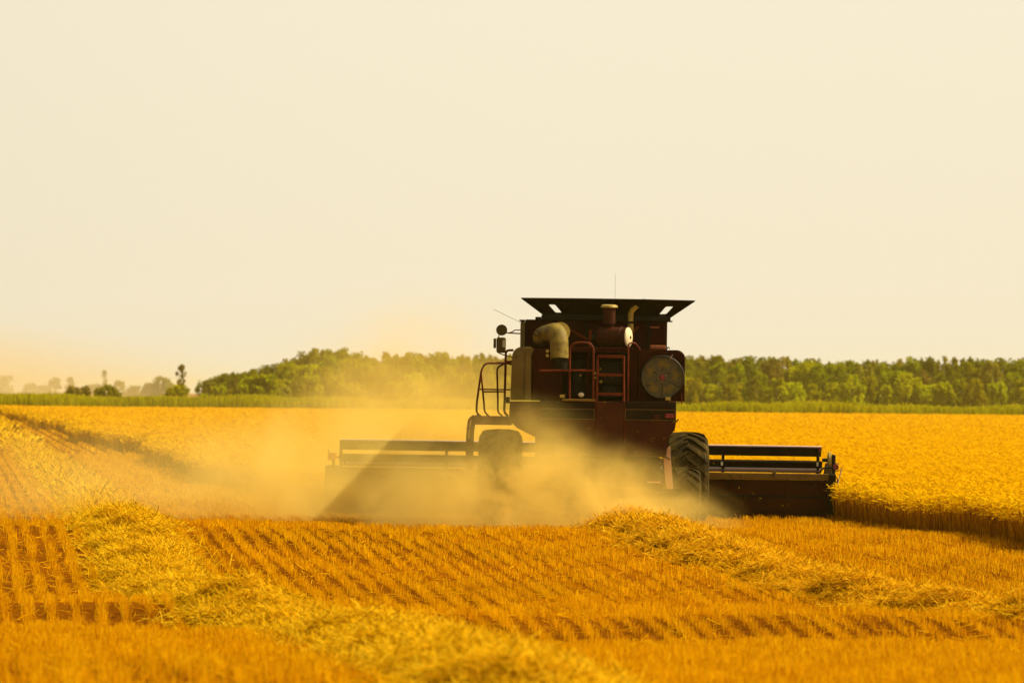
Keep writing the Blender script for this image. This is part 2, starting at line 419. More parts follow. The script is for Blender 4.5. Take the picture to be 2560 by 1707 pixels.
# ------------------------------------------------------------------ standing wheat
def wheat():
    Vs, Ts = [], []
    def plants(x, y, wid, hw, h0, h1, heads=True, dark=0.5):
        N = len(x)
        if not N: return
        lump = 0.016 * (np.sin(x * 1.3 + y * 0.35) + np.sin(x * 0.5 - y * 0.8 + 1)) + 0.02 * np.sin(x * 4.1 + y * 2.2)
        h = rng.uniform(h0, h1, N) + lump
        P = np.stack([x, y, gz(x, y)], 1)
        H = np.stack([rng.normal(-0.03, 0.05, N), rng.normal(0, 0.05, N), h], 1)
        Vs.append(blades(P, H, wid, 0.7)); Ts.append(rng.uniform(0.0, dark, N))
        if heads:   # nodding ears
            T = P + H; a = rng.uniform(0, 2 * math.pi, N); L = rng.uniform(0.07, 0.12, N)
            D = np.stack([np.cos(a) * L - 0.03, np.sin(a) * L, rng.uniform(-0.05, 0.06, N)], 1) * 0.5
            Vs.append(straws(T + D, D, hw * rng.uniform(0.7, 1.3, N))); Ts.append(rng.uniform(0.35, 0.85, N))
    def scatter(y0, y1, n, wid, hw, cond, x0=None, x1=None, **kw):
        y = rng.uniform(y0, y1, n)
        x = rng.uniform(-1, 1, n) * (0.1143 * y + 7) if x0 is None else rng.uniform(x0, x1, n)
        k = standing(x, y) & cond(*xy2uv(x, y), y)
        plants(x[k], y[k], wid, hw, 0.52, 0.66, **kw)
    # faces of the cut edges, stalk by stalk
    def edge(u0, du, v0, v1, n, wid, hw):
        v = rng.uniform(v0, v1, n); u = (u0 if u0 > U_L + 1 else ul(v)) + rng.exponential(du, n) + 0.06 * np.sin(v * 0.9) + 0.05 * np.sin(v * 2.7)
        x, y = uv2xy(u, v); k = standing(x, y) & in_view(x, y, 9)
        plants(x[k], y[k], wid, hw, 0.42, 0.68, dark=0.3)  # edge stalks tinted darker, painting the shade on the cut face
    edge(U_R, 0.8, 28, 100, 42000, 0.012, 0.022)
    edge(U_R + 0.3, 2.2, 28, 110, 92000, 0.012, 0.024)
    edge(U_L, 0.7, 80, 130, 22000, 0.016, 0.028)
    edge(U_L, 0.9, 130, 250, 14000, 0.05, 0.07)
    edge(U_L, 1.2, 250, 466, 9000, 0.13, 0.16)
    scatter(30, 130, 640000, 0.009, 0.014, lambda u, v, y: u > ul(v))
    scatter(130, 220, 330000, 0.015, 0.026, lambda u, v, y: u > ul(v))
    scatter(220, 340, 170000, 0.03, 0.055, lambda u, v, y: u > ul(v))
    scatter(340, Y_END, 90000, 0.07, 0.12, lambda u, v, y: u > ul(v))
    # leaning canopy of ears that closes the crop from above
    vs = np.concatenate([np.arange(26, 140, 0.7), np.arange(140, 520, 2.5)]); us = np.concatenate([np.arange(U_L - 3.75, 40, 0.5), np.arange(40.25, 150, 1.5)])
    VV, UU = np.meshgrid(vs, us, indexing='ij'); xx, yy = uv2xy(UU, VV)
    zz = gz(xx, yy) + 0.46 + rng.uniform(-0.03, 0.03, xx.shape)
    G = np.stack([xx, yy, zz], -1)
    ok = (standing(xx, yy) & ((UU > U_R + 0.35) | ((UU > ul(VV) + .3) & (yy > Y_HEAD + 0.6))))
    m_ = ok[:-1, :-1] & ok[:-1, 1:] & ok[1:, 1:] & ok[1:, :-1]
    Q = np.stack([G[:-1, :-1], G[:-1, 1:], G[1:, 1:], G[1:, :-1]], 2)[m_]
    Vs.append(Q); Ts.append(rng.uniform(0.35, 0.6, len(Q)))
    o = quads('standing_wheat', np.concatenate(Vs), np.concatenate(Ts), 'wheat')
    tag(o, 'golden ripe wheat still standing ahead of the combine', 'wheat', kind='stuff')
wheat()

# ------------------------------------------------------------------ green verge beyond the field
def verge():
    N = 120000
    y = rng.uniform(Y_END + 2, Y_END + 42, N); x = rng.uniform(-1, 1, N) * (0.1143 * y + 34)
    N = len(x)
    lump = 0.15 * np.sin(x * 0.21 + 1) + 0.12 * np.sin(x * 0.6) + 0.1 * np.sin(x * 1.7 + y)
    h = rng.uniform(0.9, 1.6, N) + lump + 0.04 - 0.0025 * x
    P = np.stack([x, y, gz(x, y)], 1)
    H = np.stack([rng.normal(0, 0.12, N), rng.normal(0, 0.12, N), h], 1)
    V = blades(P, H, rng.uniform(0.10, 0.28, N), 0.5)
    tint = 0.5 + 0.35 * (rng.beta(2, 2, N) - 0.5) + 0.13 * np.sin(x * 0.22) + 0.05 * np.sin(x * 1.1 + y * 0.3)
    # feathery seed tops
    k = rng.uniform(size=N) < 0.10
    P2 = (P + H)[k]; n2 = len(P2)
    V2 = blades(P2, np.stack([rng.normal(0, 0.1, n2), rng.normal(0, .1, n2), rng.uniform(0.1, 0.3, n2)], 1), 0.12, 0.4)
    o = quads('tall_grass', np.concatenate([V, V2]), np.concatenate([tint, np.ones(n2)]), 'reeds')
    tag(o, 'band of tall green grass along the far edge of the wheat', 'grass', kind='stuff')
verge()

# ------------------------------------------------------------------ trees
def crown_mesh(h, wdt, base, nclump, nleaf, leaf, mat, rs, top=0.6, stretch=False):
    """leaf-sized faces in many clumps spread through the crown's volume"""
    g = np.random.default_rng(rs)
    V, T = [], []
    for c in range(nclump):
        q = g.uniform(0, 1) ** 0.85; z = base + (h - base) * q
        prof = math.sqrt(max(0.03, 1 - ((q - 0.42) / (0.62 if q > 0.42 else 0.60)) ** 2)) * (1 - (1 - top) * q * 0.5)
        rr = wdt * 0.5 * prof * math.sqrt(g.uniform(0.1, 1)); a = g.uniform(0, 2 * math.pi)
        cen = np.array([rr * math.cos(a), rr * math.sin(a), z])
        cr = (g.uniform(0.07, 0.13) if stretch else g.uniform(0.09, 0.17)) * wdt; ct = g.uniform(0, 1)
        n = int(nleaf * g.uniform(0.6, 1.4))
        d = g.normal(size=(n, 3)); d /= np.linalg.norm(d, axis=1, keepdims=True)
        P = cen + d * cr * g.uniform(0.35, 1.15, (n, 1)) * np.array([1, 1, 1.7 if stretch else 1.15])
        P[:, 2] = np.clip(P[:, 2], base * 0.4, h * 1.06)
        A = g.normal(size=(n, 3)); A /= np.linalg.norm(A, axis=1, keepdims=True)
        B = np.cross(A, g.normal(size=(n, 3))); B /= np.linalg.norm(B, axis=1, keepdims=True)
        s = leaf * g.uniform(0.6, 1.3, (n, 1)) * 0.5
        V.append(np.stack([P - A * s - B * s, P + A * s - B * s, P + A * s + B * s, P - A * s + B * s], 1))
        T.append(np.clip(ct + g.normal(0, 0.22, n), 0, 1))
    return np.concatenate(V), np.concatenate(T), mat

def trunk_bm(h, r0, limbs, wdt, rs):
    g = random.Random(rs); bm = BM()
    pts = [(g.uniform(-.06, .06) * i, g.uniform(-.06, .06) * i, h * 0.86 * i / 5) for i in range(6)]
    tube(bm, pts, [r0 * (1 - 0.15 * i) for i in range(6)], 7)
    for k in range(limbs):
        z = h * g.uniform(0.3, 0.75); a = g.uniform(0, 6.28); L = wdt * g.uniform(0.25, 0.45)
        tube(bm, [(0, 0, z), (L * .5 * math.cos(a), L * .5 * math.sin(a), z + L * .45), (L * math.cos(a), L * math.sin(a), z + L * 1.1)], [r0 * .4, r0 * .28, r0 * .12], 5)
    return bm

def tree(name, label, cat, loc, h, wdt, mat, rs, base=None, group=None, nclump=34, nleaf=34, leaf=0.42, top=0.6, limbs=5):
    root = empty(name, loc); tag(root, label, cat, group)
    base = h * 0.16 if base is None else base
    V, T, mt = crown_mesh(h, wdt, base, nclump, nleaf, leaf, mat, rs, top, name == 'wood_tree')
    cr = quads('crown', V, T, mt); cr.parent = root
    tk = obj('trunk', trunk_bm(h, 0.02 * h + 0.03, limbs, wdt, rs), 'bark', root, True)
    return root

def copy_tree(src, loc, scale, rz, label=None):
    r_ = src.copy(); C.objects.link(r_); r_.location = loc; r_.scale = scale; r_.rotation_euler = (0, 0, rz)
    if label: r_['label'] = label
    for ch in src.children:
        c = ch.copy(); C.objects.link(c); c.parent = r_
    return r_

# far wood: about 120 broadleaf trees of four looks, in ranks
KINDS = [('leaf_bright', 'bright yellow-green aspen along the front of the far wood', 6.4, 5.4),
         ('leaf_mid', 'mid-green leafy tree within the far wood', 8.4, 5.6),
         ('leaf_dull', 'dull brownish green tree within the far wood', 8.6, 5.2),
         ('leaf_dark', 'dark green tree in the back of the far wood', 9.0, 5.8)]
protos = {}
def wood_top(px):          # height of the wood's skyline (m) along its length
    return np.interp(px, [470, 520, 600, 660, 740, 800, 850, 920, 1000, 1180, 1700, 1900, 2100, 2250, 2400, 2900],
                     [3.0, 4.2, 5.2, 6.0, 7.4, 8.6, 8.7, 7.9, 8.3, 8.0, 7.9, 8.0, 7.4, 8.0, 8.1, 8.2])
count = 0
def plant(px, dist, kind, hgt):
    global count
    mat, label, h0, w0 = KINDS[kind]
    x = (px - 1280) / F * dist; y = dist
    var = random.randrange(3)
    key = (kind, var)
    s = hgt / h0; loc = (x, y, float(gz(x, y)))
    ws = s ** 0.55 * random.uniform(0.72, 1.05)
    if key not in protos:
        t_ = tree('wood_tree', label, 'tree', loc, h0, w0 * (0.85 + 0.15 * var), mat, 100 + kind * 10 + var,
                  group='trees of the far wood', base=0.4 if kind == 0 else h0 * 0.08, nclump=44, nleaf=48, leaf=0.33, top=0.8)
        t_.scale = (ws, ws, s); protos[key] = t_
    else:
        copy_tree(protos[key], loc, (ws, ws, s), random.uniform(0, 6.28))
    count += 1
for (d0, step, lo, hi, kinds) in ((702, 36, 0.95, 1.03, (3, 1, 2, 2)), (692, 40, 0.90, 1.02, (1, 2, 3, 1)), (682, 44, 0.72, 0.95, (1, 0, 2, 1)), (672, 48, 0.42, 0.78, (0, 0, 1, 0))):
    px = 500 + random.uniform(0, 30)
    while px < 2960:
        top = float(wood_top(px))
        if not (d0 == 672 and 720 < px < 760):
            plant(px, d0 + random.uniform(-4, 4), random.choice(kinds), top * random.uniform(lo, hi))
        px += step * random.uniform(0.75, 1.25) * (0.75 if px < 800 else 1)

def at(px, dist):
    x = (px - 1280) / F * dist
    return (x, dist, float(gz(x, dist)))
tree('round_bush', 'big round olive-green bush in front of the left end of the wood', 'bush', at(662, 600), 4.2, 4.9, 'leaf_mid', 31, base=0.25, nclump=46, nleaf=40, leaf=.4, top=0.95, limbs=4)
tree('round_bush', 'lower bush touching the right side of the big round bush', 'bush', at(712, 604), 2.9, 3.0, 'leaf_dull', 32, base=0.25, nclump=24, nleaf=36, leaf=.4, top=0.95, limbs=3)
tree('slender_tree', 'lone slender tree with thin tufted crown left of the wood', 'tree', at(453, 760), 6.6, 1.9, 'leaf_dull', 33, base=1.6, nclump=34, nleaf=14, leaf=.34, top=0.55, limbs=9)
tree('small_shrub', 'small yellow-green shrub at the foot of the lone slender tree', 'shrub', at(447, 640), 2.9, 3.6, 'leaf_bright', 34, base=0.2, nclump=26, nleaf=30, top=0.9)
tree('low_bush', 'low olive bush on the grass band, second from the left', 'bush', at(268, 640), 2.9, 4.2, 'leaf_mid', 35, base=0.2, nclump=30, nleaf=34, top=0.9)
tree('low_bush', 'low olive bush on the grass band, beside the faint pointed tree', 'bush', at(198, 640), 2.7, 3.6, 'leaf_dull', 36, base=0.2, nclump=26, nleaf=34, top=0.9)
tree('low_bush', 'dark little bush standing in the grass at the wheat edge', 'bush', at(140, 476), 1.3, 1.9, 'leaf_mid', 37, base=0.1, nclump=26, nleaf=30, leaf=.2, top=0.9)
tree('low_bush', 'smallest grass-edge bush, at the far left', 'bush', at(42, 476), 0.9, 1.5, 'leaf_mid', 38, base=0.1, nclump=20, nleaf=24, leaf=.2, top=0.9)
# very distant trees, pale in the haze
for px, dist, hh, ww, lab in ((15, 1900, 7.4, 10, 'hazy distant tree clump at the left edge of the horizon'),
                              (75, 2000, 4.6, 7, 'low hazy distant tree just right of the left edge clump'),
                              (140, 1950, 7.2, 6.5, 'rounded hazy distant tree left of the pointed one'),
                              (176, 1950, 7.4, 4.0, 'pointed hazy distant tree above the low bushes'),
                              (110, 2050, 3.8, 9, 'flat hazy distant scrub between two hazy trees'),
                              (262, 2100, 12.0, 2.6, 'very faint spire-like distant tree'),
                              (300, 2200, 7.0, 6, 'very faint wide distant tree right of the spire'),
                              (335, 2100, 4.0, 10, 'low faint distant scrub left of the hazy round tree'),
                              (405, 1300, 6.4, 6.6, 'hazy round distant tree left of the lone slender tree'),
                              (372, 1500, 4.4, 5.0, 'small hazy tree leaning against the hazy round one'),
                              (240, 2000, 4.4, 9, 'flat hazy distant scrub below the spire-like tree')):
    tree('distant_tree', lab, 'tree', at(px, dist), hh, ww, 'leaf_mid', int(px) + 200, base=0.3, nclump=26, nleaf=26, leaf=0.7, top=0.7, limbs=3)

# ------------------------------------------------------------------ the combine harvester
CX, CY = 1.482, 76.5
combine = empty('combine_harvester', (CX, CY, 0.0)); combine.rotation_euler = (0, R(0.35), 0)
tag(combine, 'dark red combine harvester seen from behind, cutting wheat in its own dust', 'combine harvester')

def m(px, py, y):
    """measured on the photograph at forward distance y from the rear of the machine -> metres in its own axes"""
    d = CY + y; s = F / d; cx = 1280 + F * CX / d
    yh = 985 + 0.0092 * (px - 1280) + 0.0061 * (px - cx)
    z = CAM_H - (py - yh) / s
    return Vector(((px - cx) / s - 0.0061 * z, y, z))
def mx(px, y): return m(px, 1000, y).x
def mz(py, y, px=1490): return m(px, py, y).z
def pbox(bm, px0, px1, py0, py1, y0, y1, bev=0.012):
    a = m(px0, py1, y0); c = m(px1, py0, y0); a.z = mz(py1, y0, (px0 + px1) / 2); c.z = mz(py0, y0, (px0 + px1) / 2)
    box(bm, a.x, c.x, y0, y1, a.z, c.z, bev)
def ppoly(pts, y): return [(v.x, v.z) for v in (m(px, py, y) for px, py in pts)]
def ptube(bm, pts, rad, r=0.0, seg=8):
    q = [m(px, py, y) for px, py, y in pts]
    tube(bm, bend(q, r) if r else q, rad, seg)
def arc(cx, cy, r, a0, a1, n=7):
    return [(cx + r * math.cos(R(a0 + (a1 - a0) * k / n)), cy - r * math.sin(R(a0 + (a1 - a0) * k / n))) for k in range(n + 1)]

# --- grain tank and its flared extension
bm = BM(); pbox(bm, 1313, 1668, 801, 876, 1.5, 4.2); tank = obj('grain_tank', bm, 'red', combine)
for px in (1465, 1622):
    bm = BM(); pbox(bm, px - 4, px + 4, 808, 872, 1.47, 1.498, 0.004); obj('seam', bm, 'dark', tank)
bm = BM(); prism(bm, ppoly([(1540, 872), (1592, 815), (1600, 815), (1550, 872)], 1.45), 1.44, 1.49)
obj('diagonal_brace', bm, 'rail', tank)
bm = BM(); pbox(bm, 1625, 1648, 816, 820, 1.46, 1.498, 0.003); obj('ledge', bm, 'box', tank)
bm = BM(); pbox(bm, 1301, 1312.4, 803, 868, 1.45, 4.2, 0.01); obj('tank_side_panel', bm, 'tan', combine)
bm = BM(); pbox(bm, 1298, 1313, 799, 802.6, 1.42, 1.7, 0.006); obj('corner_bracket', bm, 'black', combine)
bm = BM(); pbox(bm, 1354, 1676, 788, 800.6, 1.35, 4.3, 0.01); pbox(bm, 1338, 1353, 792, 802, 1.4, 1.8, 0.006); pbox(bm, 1672, 1681, 802, 805, 1.4, 1.6, 0.004)
obj('tank_rim', bm, 'black', combine)

def panel_with_holes(bm, outer, holes, yfun, thick):
    """flat board from pixel outlines; yfun gives forward distance for a pixel row"""
    es = []
    for loop in [outer] + holes:
        vs = [bm.verts.new(m(px, py, yfun(py))) for px, py in loop]
        es += [bm.edges.new((vs[i], vs[(i + 1) % len(vs)])) for i in range(len(vs))]
    bmesh.ops.triangle_fill(bm, use_beauty=True, use_dissolve=False, edges=es)
    bmesh.ops.recalc_face_normals(bm, faces=bm.faces)
    bmesh.ops.solidify(bm, geom=list(bm.faces), thickness=thick)
def slot(pts, g=0.0):
    """parallelogram window with rounded corners"""
    cx = sum(p[0] for p in pts) / 4; cy = sum(p[1] for p in pts) / 4
    pts = [Vector((p[0] + g * (1 if p[0] > cx else -1), p[1] + g * (1 if p[1] > cy else -1), 0)) for p in pts]
    out = []
    for i in range(4):
        a, p, c = pts[i - 1], pts[i], pts[(i + 1) % 4]
        d0, d1 = (a - p).normalized() * 3.5, (c - p).normalized() * 3.5
        for q in (0, .5, 1):
            out.append(tuple(((p + d0) * (1 - q) + p * q) * (1 - q) + (p * (1 - q) + (p + d1) * q) * q)[:2])
    return out
HOLES = [[(1369, 759), (1387, 759), (1405, 781), (1388, 781)], [(1664, 764), (1684, 764), (1665, 785), (1646, 785)]]
yr = lambda py: 0.95 + (py - 745) / 43 * 0.5
ext = empty('tank_extension'); ext.parent = combine
bm = BM(); panel_with_holes(bm, [(1302, 744), (1460, 745.5), (1622, 748), (1737, 751), (1676, 792), (1361, 788)], [slot(h) for h in HOLES], yr, 0.02)
obj('rear_board', bm, 'extension', ext)
yf = lambda py: 4.65 - (py - 745) / 43 * 0.5
bm = BM(); panel_with_holes(bm, [(1318, 748), (1460, 749), (1600, 751), (1718, 754), (1664, 794), (1372, 790)], [slot(h, 5) for h in HOLES], yf, 0.02)
obj('front_board', bm, 'extension', ext)
for (ta, ba, tb, bb, s) in (((1302, 744), (1361, 788), (1318, 748), (1372, 790), 1), ((1737, 751), (1676, 792), (1718, 754), (1664, 794), -1)):
    bm = BM()
    vs = [m(ta[0] + s, ta[1], yr(745)), m(ba[0] + s, ba[1], yr(788)), m(bb[0] - s, bb[1], yf(788)), m(tb[0] - s, tb[1], yf(745))]
    f = bm.faces.new([bm.verts.new(v) for v in vs]); bmesh.ops.solidify(bm, geom=[f], thickness=0.02)
    obj('side_board', bm, 'extension', ext)
for px in (1449, 1610):
    bm = BM(); tube(bm, [m(px, 748, yr(748) - 0.015), m(px, 789, yr(789) - 0.015)], 0.014, 6); obj('batten', bm, 'black', ext)
bm = BM(); pbox(bm, 1410, 1421, 765, 771, 1.17, 1.19, 0.002); pbox(bm, 1634, 1645, 770, 775, 1.2, 1.22, 0.002); obj('patch', bm, 'bat', ext)

# --- side panel, rear walls and engine bay
bm = BM()
prism(bm, ppoly([(1277, 1000), (1280, 900)] + arc(1304, 890, 23, 175, 90, 6) + [(1329, 868), (1329, 1000)], 0.0), 0.02, 3.6, 0.012)
sp = obj('side_panel', bm, 'tan', combine, True)
bm = BM(); prism(bm, ppoly([(1313, 999)] + arc(1333, 888, 18, 175, 100, 5) + [(1336, 871), (1328, 890), (1328, 999)], -0.01), -0.012, 0.015); obj('edge_strip', bm, 'tan', sp)
bm = BM()
for k in range(3): pbox(bm, 1288 + 3 * k, 1289.2 + 3 * k, 890, 893, 0.004, 0.018, 0.0)
obj('vent_slot', bm, 'dark', sp)
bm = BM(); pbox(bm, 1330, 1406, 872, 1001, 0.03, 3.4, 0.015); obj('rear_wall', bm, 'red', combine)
bm = BM()
for py in (869.5, 881): 
    lathe(bm, [(-0.02, 0.028), (0.026, 0.028)], (mx(1368, 0), 0, mz(py + 8, 0, 1368)), 'Y', 14)
obj('bolt_head', bm, 'galv', combine)
bay = empty('engine_bay'); bay.parent = combine
bm = BM(); pbox(bm, 1406.6, 1596, 872, 1001, 0.9, 3.3, 0.01); obj('bay_wall', bm, 'dark', bay)
bm = BM(); pbox(bm, 1424, 1597, 868.5, 880, 0.0, 0.89, 0.01); obj('top_beam', bm, 'red', bay)
bm = BM(); pbox(bm, 1406.6, 1490, 997, 1003, -0.3, 0.89, 0.01); obj('deck', bm, 'lip', bay)
bm = BM(); pbox(bm, 1466, 1476, 880.5, 996, 0.35, 0.5, 0.01); pbox(bm, 1424, 1428, 880.5, 996, 0.3, 0.4, 0.006); obj('bay_post', bm, 'red', bay)
bm = BM()
pbox(bm, 1500, 1556, 905, 960, 0.45, 0.88, 0.03); pbox(bm, 1506, 1550, 965, 995, 0.4, 0.88, 0.03); pbox(bm, 1432, 1462, 900, 990, 0.55, 0.88, 0.03)
for px, py, rr in ((1497, 938, .05), (1516, 948, .045), (1538, 946, .04), (1531, 975, .06), (1512, 985, .05)):
    v = m(px, py, 0.4); lathe(bm, [(-0.06, rr), (0.05, rr)], v, 'Y', 16)
obj('engine_block', bm, 'black', bay)
bm = BM()
for px, py, rr in ((1488, 933, .022), (1489, 944, .018), (1503, 954, .03), (1501, 922, .02), (1452, 938, .02)):
    v = m(px, py, 0.3); bmesh.ops.create_icosphere(bm, subdivisions=2, radius=rr, matrix=Matrix.Translation(v))
obj('hose_fitting', bm, 'galv', bay, True)
bm = BM(); bmesh.ops.create_icosphere(bm, subdivisions=3, radius=0.042, matrix=Matrix.Translation(m(1454, 987, -0.1)) @ Matrix.Scale(1.25, 4, (1, 0, 0)))
obj('beacon', bm, 'cap', combine, True)
for px in (1407, 1671):
    py = 990 if px < 1500 else 997
    bm = BM(); pbox(bm, px - 6, px + 5, py - 4, py + 4, -0.24, -0.14, 0.006); lp = obj('work_lamp', bm, 'galv', combine)
    bm = BM(); tube(bm, [m(px + 4, py - 5, -0.2), m(px + 7, py - 4, -0.2), m(px + 6, py + 5, -0.2), m(px + 2, py + 10, -0.2)], 0.008, 6); obj('bracket', bm, 'tan', lp)

# --- radiator housing with its round rotary screen
bm = BM(); prism(bm, ppoly([(1597, 1003), (1597, 875), (1690, 875)] + arc(1692, 896, 21, 85, 5, 6) + [(1713, 1003)], 0.0), 0.0, 1.3, 0.015)
house = obj('radiator_housing', bm, 'red', combine)
bm = BM(); pbox(bm, 1573, 1596.4, 880, 1002, 0.06, 0.88, 0.01); obj('housing_side', bm, 'red', combine)
c = m(1656, 943, 0.0); SR = 55.5 / (F / CY)
scr = empty('rotary_screen'); scr.parent = combine
bm = BM(); lathe(bm, [(-0.13, SR * 0.985), (-0.145, SR * 0.955), (-0.10, SR * 0.945), (-0.004, SR * 0.97), (-0.004, SR), (-0.11, SR), (-0.13, SR * 0.985)], c, 'Y', 64, cap=False); obj('hoop', bm, 'black', scr, True)
bm = BM(); lathe(bm, [(-0.104, SR * 0.94), (-0.11, 0.004)], c, 'Y', 64); obj('mesh_disc', bm, 'screen', scr)
for k in range(5):
    a0 = R(78 + 72 * k); bm = BM(); pts = []
    g = random.Random(k)
    for q, rr in ((-0.20, .55), (0.02, .62), (.22, .58), (.40, .62), (.34, .76), (.16, .72 + g.uniform(0, .1)), (.0, .84), (-.10, .70), (-.26, .78)):
        a = a0 + q * 1.45; rq = 0.40 + (rr - 0.55) * 1.55; pts.append((c.x + SR * rq * math.cos(a), c.z + SR * rq * math.sin(a)))
    prism(bm, pts, c.y - 0.117, c.y - 0.1145); obj('fan_blade', bm, 'blade', scr)
bm = BM()
for k in range(6):
    a = R(90 + 60 * k); d_ = Vector((math.cos(a), 0, math.sin(a)))
    tube(bm, [c + d_ * 0.05 + Vector((0, -0.113, 0)), c + d_ * SR * 0.93 + Vector((0, -0.107, 0))], 0.004, 5)
obj('spoke', bm, 'black', scr)
bm = BM(); lathe(bm, [(-0.135, 0.03), (-0.13, 0.046), (-0.105, 0.046)], c, 'Y', 24); obj('hub', bm, 'redlens', scr)
bm = BM()
for k in range(6):
    a = R(90 + 60 * k); bmesh.ops.create_icosphere(bm, subdivisions=1, radius=0.010, matrix=Matrix.Translation(c + Vector((math.cos(a) * .073, -0.12, math.sin(a) * .073))))
obj('bolt', bm, 'bolt', scr)
bm = BM(); ptube(bm, [(1675, 898, -.14), (1682, 886, -.14)], 0.006); obj('sight_rod', bm, 'tube', scr)
bm = BM(); ptube(bm, [(1705, 985, -0.06), (1705, 1010, -0.06)], 0.009); obj('latch_rod', bm, 'rail', combine)

# --- air cleaner, intake and exhaust on the engine deck
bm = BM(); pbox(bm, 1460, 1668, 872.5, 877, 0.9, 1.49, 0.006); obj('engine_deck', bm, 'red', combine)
y0 = 0.75; z_ac = mz(843, y0, 1535); r_ac = 25.5 / (F / (CY + y0))
ac = empty('air_cleaner'); ac.parent = combine
bm = BM(); lathe(bm, [(mx(1496, y0), r_ac * .9), (mx(1498, y0), r_ac), (mx(1552, y0), r_ac), (mx(1553, y0), r_ac * 1.05), (mx(1557, y0), r_ac * 1.05), (mx(1558, y0), r_ac), (mx(1571, y0), r_ac)], (0, y0, z_ac), 'X', 40); obj('canister', bm, 'hood_red', ac, True)
bm = BM(); lathe(bm, [(mx(1571.2, y0), r_ac * .985), (mx(1574, y0), r_ac * .96), (mx(1577, y0), r_ac * .8), (mx(1578, y0), r_ac * .2)], (0, y0, z_ac), 'X', 40); ec = obj('end_cap', bm, 'cap', ac, True)
ec.rotation_euler = (0, 0, 0)
bm = BM(); lathe(bm, [(mx(1577.5, y0), .028), (mx(1580, y0), .022)], (0, y0, z_ac), 'X', 14); obj('cap_nut', bm, 'black', ac)
bm = BM(); lathe(bm, [(mx(1480, y0), r_ac * .55), (mx(1485, y0), r_ac * .72), (mx(1495.5, y0), r_ac * .74)], (0, y0, z_ac - .03), 'X', 24); obj('intake_elbow', bm, 'black', ac, True)
bm = BM(); pbox(bm, 1502, 1507, 862, 872, .62, .88, .004); pbox(bm, 1552, 1557, 862, 872, .62, .88, .004); obj('saddle', bm, 'red', ac)
cst = m(1522.5, 790, y0)
bm = BM(); tube(bm, [m(1530, 812, y0), m(1529, 820, y0)], 0.035, 12); lathe(bm, [(mz(811, y0), .03), (mz(809, y0), 15.5 / 144), (mz(770, y0), 15.5 / 144)], (cst.x, y0, 0), 'Z', 28); obj('pre_cleaner', bm, 'hood_red', ac, True)
bm = BM(); lathe(bm, [(mz(770, y0), 17 / 144), (mz(768, y0), 22 / 144), (mz(763, y0), 20 / 144), (mz(761, y0), 15 / 144)], (cst.x, y0, 0), 'Z', 28); obj('rain_cap', bm, 'galv', ac, True)
pv_ = Vector((cst.x, y0, 0)); ac.rotation_euler = (0, 0, R(-21)); ac.location = pv_ - Matrix.Rotation(R(-21), 3, 'Z') @ pv_
bm = BM(); ptube(bm, [(1576, 830, 1.2), (1576, 778, 1.2), (1592, 764, 1.15)], 0.05, 0.13, 14)
ex = obj('exhaust_pipe', bm, 'galv', combine, True)
bm = BM(); tube(bm, [m(1576, 809, 1.2), m(1576, 803, 1.2)], 0.062, 14); obj('clamp', bm, 'black', ex)
bm = BM(); pbox(bm, 1626, 1664, 863, 873, 0.5, 0.9, 0.012); obj('battery_box', bm, 'box', combine)
bm = BM(); ptube(bm, [(1668, 873, 0.8), (1670, 866, 0.8), (1675, 872, 0.8)], 0.008, 0.05); obj('cable', bm, 'black', combine)
bm = BM()
for a_, b_ in (((1418, 818), (1475, 850)), ((1420, 824), (1465, 848))): ptube(bm, [(*a_, 1.3), (*b_, 0.8)], 0.012)
obj('stay_rod', bm, 'rail', combine)
bm = BM(); pbox(bm, 1472, 1480, 825, 872, 0.78, 0.9, 0.005); obj('deck_post', bm, 'rail', combine)

# --- unloading auger folded back along the left side, spout hanging at the rear
aug = empty('unloading_auger'); aug.parent = combine
ya = 0.1; ra = 25 / (F / CY)
bm = BM(); tube(bm, bend([m(1336, 852, 3.8), m(1348, 843, 1.7), m(1402, 829, ya + .1)], 0.1), ra * 0.96, 24); obj('auger_tube', bm, 'galv', aug, True)
bm = BM()
pts = bend([m(1364, 838, ya + .55), m(1397, 828, ya), m(1399, 899, ya - .12)], 0.3, 10)
n = len(pts); tube(bm, pts, [ra * (0.99 - .06 * i / n) for i in range(n)], 28, cap=False)
bm.faces.ensure_lookup_table(); bmesh.ops.solidify(bm, geom=list(bm.faces), thickness=0.008)
obj('spout', bm, 'galv', aug, True)
bm = BM(); lathe(bm, [(mz(899, ya) - .01, ra * .86), (mz(899, ya) + .02, ra * .9)], (mx(1400, ya - .12), ya - .12, 0), 'Z', 24)
tube(bm, [m(1402, 897, ya - .1), m(1404, 926, ya - .1)], ra * .72, 16); obj('rubber_boot', bm, 'black', aug, True)
v = m(1341, 833, 0.5); bm = BM(); lathe(bm, [(-.05, .058), (-.055, .05), (.0, .055), (.05, .03)], v, 'Y', 24); al = obj('auger_lamp', bm, 'black', aug, True)
bm = BM(); lathe(bm, [(-.060, .02), (-.057, .046)], v, 'Y', 24); obj('lens', bm, 'tan', al)

